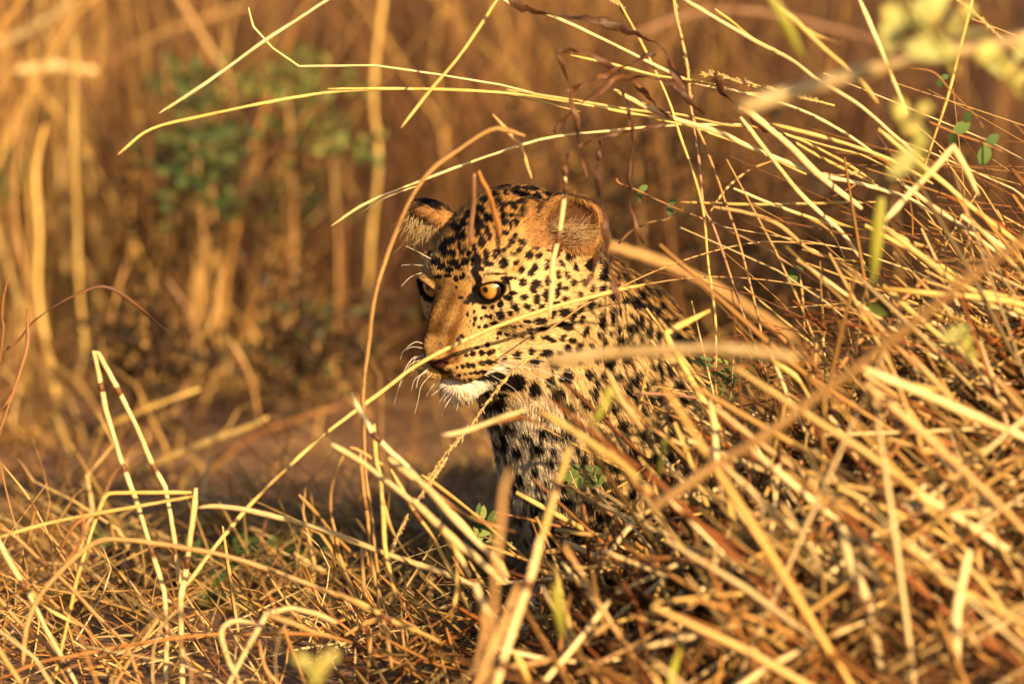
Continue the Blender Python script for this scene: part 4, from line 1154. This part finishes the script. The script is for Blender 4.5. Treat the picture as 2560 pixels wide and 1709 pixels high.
# seed heads
SEED = '''R2|840 -10 700 110 560 290 430 470 300 610 200 760 130 880|-.2|16|9|drooping straw-coloured seed head hanging below the chin of the leopard
R8|1370 460 1250 430 1100 390 950 350 860 330 780 325|-.15|14|12|feathery pale seed head lying level in the tangle
R8|672 -10 690 100 715 220 735 330 750 480|-.1|8|8|thin feathery seed head standing upright above the ear
R8|380 -10 430 20 455 60|-.1|8|8|tip of a feathery seed head at the top of a thin stem
R6|740 -20 640 130 590 200 520 300|-.3|8|8|small seed head dangling over the slanting bundle
R6|470 370 420 480 380 560 340 700|-.3|7|6|thin pale seed head before the slanting bundle
R5|1920 600 2000 660 2110 720|-.5|9|9|short bristly seed head before the bare soil
R8|1890 -10 1960 40 2090 160 2195 250|-.3|8|8|wispy seed head bending over the tangle'''
for line in SEED.split('\n'):
    crop, nums, d, spread, sp, lab = line.split('|')
    C = catmull(lift_pts(pts_of(crop, nums), float(d), float(d)), 60)
    V, Q, T3 = tube_arrays(C, np.linspace(0.0011, 0.0006, 60), 5)
    o = obj('seed_head', mesh_np('seed_head', V, Q, T3), M['gold']); tag(o, lab, 'seed head', 'seed heads of the grass')
    acc = Acc()
    for k in range(3, 57):
        for q in range(3):
            t = C[min(k + 2, 59)] - C[k - 2]; t /= np.linalg.norm(t)
            dirv = t * 1.3 + rng.normal(0, 0.55, 3); dirv /= np.linalg.norm(dirv)
            ln = float(spread) / 2450 * rng.uniform(0.5, 1.4)
            e = C[k] + dirv * ln
            V, Q, T3 = tube_arrays(catmull([C[k], (C[k] + e) / 2 + rng.normal(0, 0.0006, 3), e], 4), [0.0003, 0.0006, 0.0007, 0.0002], 4)
            acc.add(V, Q, T3, np.array((0.70, 0.50, 0.22)) * KA * rng.uniform(0.7, 1.2))
    obj('spikelets', acc.mesh('spikelets'), M['straw'], o)['kind'] = 'stuff'

# ------------------------------------------------------------------ hay on the bank
TONES = np.array([(0.70, 0.48, 0.19), (0.62, 0.39, 0.13), (0.50, 0.27, 0.085), (0.36, 0.165, 0.05), (0.20, 0.085, 0.03), (0.78, 0.60, 0.32), (0.09, 0.05, 0.03), (0.30, 0.10, 0.03)]) * KA * (1.0, 0.94, 0.85)


def ground_n(x, y):
    e = 0.02
    n = np.array([ground_h(x - e, y) - ground_h(x + e, y), ground_h(x, y - e) - ground_h(x, y + e), 2 * e])
    return n / np.linalg.norm(n)


def hay_dir():
    """main lie of the straw: down the bank to the right, with some crossing it"""
    r = rng.random()
    a = math.radians(rng.normal(-58, 14)) if r < 0.55 else (math.radians(rng.normal(42, 16)) if r < 0.78 else rng.uniform(0, math.pi))
    return np.array([math.cos(a), rng.normal(0, 0.35), math.sin(a)])


def hay(acc, n, xr, yr, lr, wr, lift_r, tones, top=False):
    for k in range(n):
        x, y = rng.uniform(*xr), rng.uniform(*yr)
        N = ground_n(x, y); d = hay_dir(); d -= N * (d @ N) * rng.uniform(0.1, 0.75); d /= np.linalg.norm(d)
        ln = rng.uniform(*lr) * (0.5 + rng.random())
        c = np.array([x, y, ground_h(x, y)]) + N * rng.uniform(*lift_r)
        bend = N * rng.normal(0, 0.06) * ln + np.cross(N, d) * rng.normal(0, 0.07) * ln
        P = catmull([c - d * ln / 2, c + bend, c + d * ln / 2], 5)
        r = rng.uniform(*wr) * 0.5
        V, Q, _ = tube_arrays(P, [r * 0.55, r * 1.05, r, r * 0.8, r * 0.25], 4, rng.uniform(0.2, 0.9), rng.uniform(0, 2.5), cap=False)
        gap_shade = np.clip(0.8 + 0.55 * wob(c[None], 16, 61)[0], 0.2, 1.15)  # patches of straw darkened in colour as shaded gaps
        acc.add(V, Q, None, TONES[rng.choice(tones)] * rng.uniform(0.75, 1.15) * gap_shade)


acc = Acc()
hay(acc, 1700, (0.04, 1.1), (-1.25, 0.10), (0.04, 0.14), (0.0015, 0.004), (0.0, 0.03), [3, 3, 4, 6, 4, 2])  # lowest layer in dark tones, painting the shade between the straws
hay(acc, 900, (0.10, 1.0), (-1.15, 0.0), (0.10, 0.28), (0.002, 0.006), (0.01, 0.06), [1, 2, 3, 7, 4, 7])
hay(acc, 560, (0.22, 0.95), (-1.0, -0.05), (0.22, 0.5), (0.002, 0.0065), (0.02, 0.08), [0, 1, 5, 2, 7, 0])
hay(acc, 160, (-0.16, 0.14), (-0.42, -0.12), (0.06, 0.15), (0.0015, 0.005), (0.0, 0.06), [0, 1, 2, 5, 3, 7])
hay(acc, 50, (0.2, 0.95), (-1.3, -0.6), (0.3, 0.6), (0.005, 0.009), (0.02, 0.07), [0, 5, 1, 5])
hay(acc, 420, (-0.6, 0.0), (-0.05, 0.9), (0.05, 0.16), (0.002, 0.005), (0.0, 0.05), [0, 1, 5, 2, 0])
hay(acc, 430, (-0.75, -0.02), (-0.9, 0.9), (0.05, 0.20), (0.0015, 0.004), (0.0, 0.03), [0, 1, 2, 3, 4, 5])
tag(obj('straw_litter', acc.mesh('straw_litter'), M['straw']), 'matted dry straw and litter covering the bank', 'straw', kind='stuff')

# stems that rise out of the bank into the tangle
acc = Acc()
for k in range(520):
    x, y = rng.uniform(0.36, 1.1), rng.uniform(-0.35, 0.30)
    b0 = np.array([x, y, ground_h(x, y) - 0.02])
    ln = rng.uniform(0.12, 0.30 + 0.75 * max(x - 0.36, 0)) if k < 330 else rng.uniform(0.15, 0.4)
    a = math.radians(rng.choice([rng.normal(150, 12), rng.normal(115, 16), rng.normal(60, 22)], p=[0.5, 0.25, 0.25]))
    d = np.array([math.cos(a), rng.normal(0, 0.25), math.sin(a)])
    e = b0 + d * ln; mid = b0 + d * ln * 0.55 + np.array([0, 0, 0.06 * ln])
    e[2] -= 0.12 * ln * rng.random()
    r = rng.uniform(0.0012, 0.0036) * 0.5
    V, Q, _ = tube_arrays(catmull([b0, mid, e], 8), np.linspace(r, r * 0.4, 8), 5, cap=False)
    acc.add(V, Q, None, TONES[rng.choice([0, 1, 2, 3, 5, 4, 4, 6])] * rng.uniform(0.75, 1.15))
tag(obj('grass_tangle', acc.mesh('grass_tangle'), M['straw']), 'tangle of fine dry stems rising out of the bank', 'grass', kind='stuff')
acc = Acc()
for k in range(140):
    x, y = rng.uniform(-0.75, -0.10), rng.uniform(-0.75, 0.05)
    if -0.44 < x < -0.30 and y > -0.3: continue
    b0 = np.array([x, y, ground_h(x, y) - 0.02]); ln = rng.uniform(0.06, 0.24)
    d = np.array([rng.normal(0, 0.7), rng.normal(0, 0.3), rng.uniform(0.35, 1.0)]); d /= np.linalg.norm(d)
    bend = np.array([rng.normal(0, 0.25), 0, -0.25 * rng.random()]) * ln
    r = rng.uniform(0.0012, 0.004) * 0.5
    V, Q, _ = tube_arrays(catmull([b0, b0 + d * ln * 0.6, b0 + d * ln + bend], 8), np.linspace(r, r * 0.35, 8), 4, 0.5, cap=False)
    acc.add(V, Q, None, TONES[rng.choice([0, 1, 2, 5, 3, 5])] * rng.uniform(0.75, 1.15))
tag(obj('low_grass', acc.mesh('low_grass'), M['straw']), 'low pale dry grass standing round the dark hollow', 'grass', kind='stuff')
# grass on the bank outside the picture, whose shade falls over the ground behind
stand('bank_grass', 700, (1.0, 2.6), (0.1, 1.6), (0.4, 0.95), (0.003, 0.006), [0, 1, 2, 5], (-0.1, 0), 0.2, 45,
      'dry grass growing on the bank beyond the tangle')

# single straws lying on top of the bank
var = []
for k in range(10):
    ln = 0.20
    P = catmull([(-ln / 2, 0, 0), (rng.normal(0, 0.01), rng.normal(0, 0.012), rng.normal(0, 0.012)), (ln / 2, 0, 0)], 9)
    V, Q, T3 = tube_arrays(P, 0.0024 * np.array([.75, .95, 1, 1.05, 1, 1, .95, .9, .7]), 6, 0.8)
    var.append([mesh_np('straw', V, Q, T3) for _ in range(1)][0])
mats = ['gold', 'pale', 'tan', 'pale', 'rust']
vm = {}
for k in range(210):
    x = rng.uniform(0.06, 0.64); y = rng.uniform(-0.85, -0.08)
    N = ground_n(x, y); d = hay_dir(); d -= N * (d @ N) * rng.uniform(0.2, 0.8); d /= np.linalg.norm(d)
    b = np.cross(N, d); b /= np.linalg.norm(b); nn_ = np.cross(d, b)
    mk = mats[rng.integers(0, 5)]; vi = int(rng.integers(0, 10))
    if (vi, mk) not in vm:
        me = var[vi].copy(); me.materials.append(M[mk]); vm[(vi, mk)] = me
    o = obj('straw', vm[(vi, mk)])
    sc = rng.uniform(0.5, 1.0 + 2.2 * max(x - 0.05, 0)); wsc = rng.uniform(0.6, 1.45)
    mw = np.eye(4); mw[:3, 0] = d * sc; mw[:3, 1] = b * wsc; mw[:3, 2] = nn_ * wsc
    mw[:3, 3] = np.array([x, y, ground_h(x, y)]) + N * rng.uniform(0.04, 0.11)
    o.matrix_world = Matrix(mw.tolist())
    size = 'short' if sc < 0.75 else ('long' if sc > 1.2 else 'middling')
    tone = {'gold': 'golden', 'pale': 'pale', 'tan': 'tan', 'rust': 'rusty brown'}[mk]
    thick = 'thin' if wsc < 0.85 else ('thick' if wsc > 1.08 else 'plain')
    where = 'low on the slope' if y < -0.38 else 'along the crest'
    tag(o, f'{size} {thick} {tone} straw lying loose {where} of the matted bank', 'straw', 'loose straws on the bank')


# ------------------------------------------------------------------ green plants
def leaf_mesh(name, ln, wd, c, cup=0.15, n=5):
    V, Q = [], []
    for i_ in range(n + 1):
        t = i_ / n; hw = wd / 2 * math.sin(math.pi * min(0.06 + t * 0.94, 1.0)) ** 0.8
        z = -0.15 * ln * t * t
        V += [(-hw, t * ln, z + cup * hw), (0, t * ln, z), (hw, t * ln, z + cup * hw)]
    for i_ in range(n):
        a = i_ * 3; Q += [(a, a + 1, a + 4, a + 3), (a + 1, a + 2, a + 5, a + 4)]
    V = np.array(V); T_ = V.copy(); T_[:, 2] -= 0.0004
    Q = np.array(Q)
    return mesh_np(name, np.vstack([V, T_]), np.vstack([Q, Q[:, ::-1] + len(V)]), None, np.tile(c, (2 * len(V), 1)))


def place(o, p, d, n, sc=1.0):
    d = d / np.linalg.norm(d); n = n - d * (n @ d); n = n / np.linalg.norm(n); s_ = np.cross(d, n)
    mw = np.eye(4); mw[:3, 0] = s_ * sc; mw[:3, 1] = d * sc; mw[:3, 2] = n * sc; mw[:3, 3] = p
    o.matrix_world = Matrix(mw.tolist())


GREENS = [(0.045, 0.075, 0.022), (0.07, 0.11, 0.03), (0.13, 0.16, 0.04)]
LEAF = [leaf_mesh('leaf', 0.010, 0.0045, np.array(c)) for c in GREENS]
LEAFN = [leaf_mesh('leaf', 0.020, 0.0040, np.array(c)) for c in GREENS]
LEAFB = [leaf_mesh('leaf', 0.020, 0.013, np.array(c)) for c in GREENS]


def sprig(crop, nums, d, kind, count, sc, lab, group, stem_m='tan', wpx=4, toward=0.5):
    C = catmull(lift_pts(pts_of(crop, nums), d, d), 24)
    V, Q, T3 = tube_arrays(C, float(wpx) / 2450 / 2 * np.linspace(1, 0.6, 24), 5)
    root = obj('leafy_sprig', mesh_np('leafy_sprig', V, Q, T3), M[stem_m]); tag(root, lab, 'plant', group)
    for k in range(count):
        f = 3 + int(20 * (k // 2 + 0.5) / max(1, (count + 1) // 2)); f = min(f, 22)
        t = C[f + 1] - C[f - 1]; t /= np.linalg.norm(t)
        side = np.cross(t, FW) * (1 if k % 2 else -1)
        dv = t * 0.55 + side + rng.normal(0, 0.2, 3) - FW * toward * rng.uniform(-0.4, 0.6)
        l = obj('leaf', kind[rng.integers(0, len(kind))], M['leaf'], root)
        place(l, C[f], dv, -FW + rng.normal(0, 0.5, 3), sc * rng.uniform(0.75, 1.2))


g1 = 'small green sprigs in the grass'
sprig('R2', '1190 870 1150 820 1125 760 1105 715', -.15, LEAF, 14, 1.2, 'small feathery green sprig before the chest of the leopard', g1)
sprig('R2', '1330 850 1290 790 1265 740 1255 700', -.13, LEAF[:2], 8, 1.3, 'dark green sprig with round leaflets beside the feathery one', g1)
sprig('R2', '760 1270 660 1200 570 1160 480 1130', -.12, LEAF, 12, 1.3, 'green sprig with one yellow leaflet at the foot of the leopard', g1)
sprig('R2', '640 1130 590 1090 545 1040 490 990', -.12, LEAF, 8, 1.5, 'small leafy sprig leaning on the amber stem', g1)
sprig('R7', '275 230 272 140 268 60 262 -20', -.05, LEAFN, 12, 1.1, 'narrow-leaved green plant beside the back of the leopard', 'narrow-leaved green plants')
sprig('R7', '340 230 345 150 352 60 358 -30', -.05, LEAFN, 12, 1.0, 'taller narrow-leaved green plant beside the back of the leopard', 'narrow-leaved green plants', 'pale')
sprig('R7', '470 200 480 120 490 20 480 -60', -.02, LEAFN, 10, 0.9, 'dark narrow-leaved plant in the shade of the bank', 'narrow-leaved green plants')
sprig('F3', '1260 -20 1290 40 1500 120 1750 240 1950 330 2150 420', .12, LEAFB[:2], 4, 0.62, 'brown twig with small green leaves beside the ear of the leopard', 'twigs with green leaves', 'rust', 7)
sprig('R8', '1690 300 1800 315 1880 400 1980 500 2020 560', -.3, LEAFB[:2], 4, 0.55, 'thin dark twig with green leaves above the tangle', 'twigs with green leaves', 'rust', 5)
sprig('R8', '1780 530 1850 560 1920 590 2010 620 2100 660', -.3, LEAFB[:2], 4, 1.0, 'twig with broad dark green leaves in the tangle', 'twigs with green leaves', 'rust', 6)
sprig('R8', '1150 1130 1190 1170 1220 1200', -.1, LEAFB[:2], 2, 0.8, 'tiny green leaf in the middle of the tangle', 'twigs with green leaves', 'tan', 4)
sprig('R8', '1480 1330 1530 1310 1580 1290', -.5, LEAFB, 3, 1.3, 'bright green leaf below the green blade', 'twigs with green leaves', 'tan', 4)

# soft green blades close to the camera
GB = '''R8|30|-1.0|1575 860 1560 980 1545 1120 1535 1250|broad green grass blade hanging over the tangle
R6|24|-1.2|1495 850 1500 1000 1520 1120 1535 1240|yellow-green blade hanging before the foot of the bank
R2|17|-1.1|1375 170 1340 280 1270 400 1250 440|yellow-green shoot before the neck of the leopard
R7|22|-1.1|50 1600 60 1520 90 1420 100 1380|yellow-green blade low on the bank
R2|14|-.9|1740 500 1710 620 1690 760|faint green blade before the side of the leopard
R8|20|-1.3|1090 -20 1150 80 1200 190 1240 260|yellowish blade hanging over the stalks above the tangle'''
for line in GB.split('\n'):
    crop, wpx, d, nums, lab = line.split('|')
    C = catmull(lift_pts(pts_of(crop, nums), float(d), float(d)), 20)
    u = np.linspace(0, 1, 20)
    V, Q, T3 = tube_arrays(C, float(wpx) / 2450 / 2 * np.sin(math.pi * np.clip(0.12 + u * 0.86, 0, 1)) ** 0.6, 8, 0.25, 1.0)
    tag(obj('green_grass', mesh_np('green_grass', V, Q, T3), M['green']), lab, 'grass', 'soft green blades')


def bud_mesh(seed):
    r = np.random.default_rng(seed)
    th_ = np.linspace(0.05, math.pi - 0.05, 9); ph_ = np.arange(12) * math.pi / 6
    S = np.stack([np.outer(np.sin(th_), np.cos(ph_)), np.outer(np.sin(th_), np.sin(ph_)), np.outer(np.cos(th_), np.ones(12))], -1).reshape(-1, 3)
    S = S * (1 + 0.22 * wob(S, 3.0, seed) + 0.08 * wob(S, 9.0, seed + 1))[:, None] * (1, 1, 1.25)
    i_, j_ = np.meshgrid(np.arange(8), np.arange(12), indexing='ij'); k_ = (j_ + 1) % 12
    return mesh_np('bud', S, np.stack([i_ * 12 + j_, (i_ + 1) * 12 + j_, (i_ + 1) * 12 + k_, i_ * 12 + k_], -1).reshape(-1, 4))


BUDS = [bud_mesh(s_) for s_ in (5, 15, 25)]
LEAFP = leaf_mesh('leaf', 0.045, 0.02, np.array((0.30, 0.30, 0.11)))


def bud_plant(crop, d, stem, buds, leaves, lab, bm='yellowgreen'):
    C = catmull(lift_pts(pts_of(crop, stem), d, d), 24)
    V, Q, T3 = tube_arrays(C, 0.0022, 6)
    root = obj('budding_plant', mesh_np('budding_plant', V, Q, T3), M['green']); tag(root, lab, 'plant', 'budding plants close by')
    ox, oy, sc = CROP[crop]
    for k, (x, y, r) in enumerate(buds):
        b_ = obj('bud', BUDS[k % 3], M[bm], root)
        p = at(ox + x / sc, oy + y / sc, d + rng.normal(0, 0.02)); rr = r / sc / 2450 * (10 + d) / 10
        b_.matrix_world = Matrix.Translation(p) @ Matrix.Rotation(rng.uniform(0, 6), 4, 'Y') @ Matrix.Scale(rr, 4)
    for x, y in leaves:
        l = obj('leaf', LEAFP, M['leaf'], root)
        place(l, at(ox + x / sc, oy + y / sc, d), np.array([rng.normal(0, 1), 0.2, rng.normal(0.2, 1)]), -FW + rng.normal(0, 0.4, 3), rng.uniform(0.6, 1.1))


bud_plant('R8', -1.5, '1760 760 1745 680 1720 580 1690 500 1650 420', [(1650, 485, 34), (1750, 480, 30), (1695, 545, 34), (1720, 600, 24)], [(1730, 640), (1700, 520)], 'pale yellow bud cluster standing out of the tangle')
bud_plant('R8', -1.6, '1900 320 1850 230 1800 140 1700 60 1620 0', [(1700, 110, 30), (1800, 60, 30), (1880, 100, 36), (1760, 170, 30), (2020, 230, 40), (1600, 60, 26), (1950, 40, 24)], [(1700, 90), (1780, 120), (1850, 160), (1640, 20), (1900, 220)], 'pale blurred bush of buds above the tangle')
bud_plant('R8', -1.4, '2180 420 2130 340 2100 280 2060 220', [(2120, 300, 30), (2180, 340, 26), (2060, 230, 24)], [(2120, 330), (2160, 260)], 'blurred yellow bud cluster beside the blurred bush')
bud_plant('R8', -1.2, '1960 1560 1950 1500 1930 1440', [(1940, 1500, 26), (1965, 1550, 20)], [(1950, 1420)], 'yellow bud low on the bank')
bud_plant('R5', -1.7, '2060 1500 2050 1420 2060 1330', [(1990, 1330, 45), (2120, 1310, 50), (2060, 1400, 45), (1950, 1290, 30), (2170, 1270, 30)], [], 'cream blossom blurred close before the low thicket', 'pale')


def herb(name, crop, x, y, d, w_, h_, n, lab, group, cols=GREENS):
    ox, oy, sc = CROP[crop]; c = at(ox + x / sc, oy + y / sc, d)
    gz = float(ground_h(c[0], c[1])); root = empty(name, (c[0], c[1], gz)); tag(root, lab, 'plant', group)
    V, Q, T3 = tube_arrays(catmull([(0, 0, -0.01), (0.01, 0, (c[2] - gz) * 0.5), (0, 0, c[2] - gz + h_ * 0.3)], 8), 0.002, 5)
    obj('stem', mesh_np('stem', V, Q, T3), M['tan'], root)
    acc_ = Acc()
    base_ = np.array([[-.5, 0, 0], [0, .5, 0.05], [.5, 0, 0], [0, -.5, -0.02], [0, 0, .06]]) * 1.0
    for k in range(n):
        q = rng.normal(0, 1, 3); q = q / np.linalg.norm(q) * rng.random() ** 0.4
        lump = 1 + 0.35 * math.sin(5 * math.atan2(q[2], q[0]) + w_ * 90)
        p = np.array([q[0] * w_ * lump, q[1] * w_, q[2] * h_ * lump + (c[2] - gz)])
        a_r, _ = np.linalg.qr(rng.normal(size=(3, 3)))
        s_ = rng.uniform(0.006, 0.014)
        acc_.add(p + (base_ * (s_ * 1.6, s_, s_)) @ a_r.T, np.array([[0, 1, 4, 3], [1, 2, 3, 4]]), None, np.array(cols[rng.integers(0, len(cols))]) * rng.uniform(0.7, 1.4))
    o = obj('foliage', acc_.mesh('foliage'), M['leaf'], root); o['kind'] = 'stuff'


g2 = 'green shrubs in the background'
GB2 = [(0.025, 0.045, 0.014), (0.04, 0.06, 0.02), (0.07, 0.09, 0.028)]
herb('green_shrub', 'R3', 1100, 900, 1.8, .065, .075, 260, 'dark green shrub blurred behind the arching stalks', g2, GB2)
herb('green_shrub', 'R3', 1050, 480, 2.0, .05, .045, 120, 'small green shrub top blurred above the dark green one', g2, GB2)
herb('green_shrub', 'R3', 1600, 450, 2.0, .09, .045, 170, 'yellow-green shrub blurred beside the upright stem', g2, [(0.07, 0.09, 0.025), (0.13, 0.13, 0.035), (0.05, 0.07, 0.02)])
herb('green_shrub', 'R3', 1850, 760, 2.0, .07, .04, 120, 'low yellow-green shrub blurred behind the ear of the leopard', g2, [(0.07, 0.09, 0.025), (0.13, 0.13, 0.035), (0.05, 0.07, 0.02)])
herb('green_shrub', 'R3', 1600, 1130, 2.4, .10, .04, 220, 'dark low shrub blurred behind the hooked stalk', g2, GB2)
herb('green_shrub', 'R3', 40, 950, 2.2, .03, .04, 60, 'tiny green shrub among the blurred stems', g2, GB2)
g4 = 'dark clumps standing in for shade'
DK = [(0.022, 0.013, 0.008), (0.035, 0.02, 0.011), (0.05, 0.027, 0.014), (0.018, 0.014, 0.008)]  # near-black leaves of clumps added to stand for shaded pockets
herb('shade_clump', 'A', 330, 840, 1.55, .075, .10, 560, 'dark clump put in for shade in the hollow behind the withered leaf', g4, DK)
herb('shade_clump', 'A', 720, 800, 1.65, .12, .08, 560, 'low dark clump put in for the shade beside the hooked stalk', g4, DK + [(0.05, 0.05, 0.02)])
herb('shade_clump', 'A', 1780, 650, 1.9, .13, .12, 900, 'dark clump put in for shade in the gap behind the back of the leopard', g4, DK)
herb('shade_clump', 'A', 1460, 420, 2.0, .16, .11, 620, 'dark clump put in for shade behind the ear of the leopard', g4, DK)
herb('shade_clump', 'A', 2050, 520, 1.8, .16, .16, 800, 'dark clump put in for shade behind the tangle on the bank', g4, DK)
herb('shade_clump', 'A', 480, 430, 1.95, .14, .11, 420, 'dark clump put in for shade behind the dark green shrub', g4, DK)
herb('shade_clump', 'A', 850, 180, 3.4, .22, .13, 600, 'dark clump put in for shade high behind the arching stalks', g4, DK)
herb('shade_clump', 'A', 1620, 130, 3.2, .20, .12, 560, 'dark clump put in for shade behind the curled dead leaves', g4, DK)
herb('shade_clump', 'R5', 830, 960, .30, .06, .07, 260, 'low dark clump put in for shade in the hollow behind the broken stalk', g4, DK)
herb('shade_clump', 'R5', 1050, 1330, .20, .07, .03, 160, 'flat dark clump put in for shade under the broken stub', g4, DK)
g3 = 'small herbs in the low thicket'
herb('green_herb', 'R5', 540, 1190, .25, .035, .02, 90, 'green herb in the dark hollow under the broken stalk', g3)
herb('green_herb', 'R5', 1400, 930, .30, .03, .06, 110, 'green herb climbing beside the broken stub', g3)
herb('green_herb', 'R5', 1680, 590, .5, .07, .02, 120, 'dark green herb lying on the bare soil', g3)
herb('green_herb', 'R5', 1620, 1380, .15, .05, .025, 110, 'green herb below the bent pale stem', g3)
herb('green_herb', 'R5', 600, 1390, .1, .04, .02, 80, 'low green herb under the jointed stems', g3)
herb('green_herb', 'R5', 250, 1330, .1, .04, .03, 80, 'green herb behind the thick jointed stem', g3)
herb('green_herb', 'R5', 740, 560, .6, .03, .02, 50, 'faint green herb behind the broken stalk', g3)
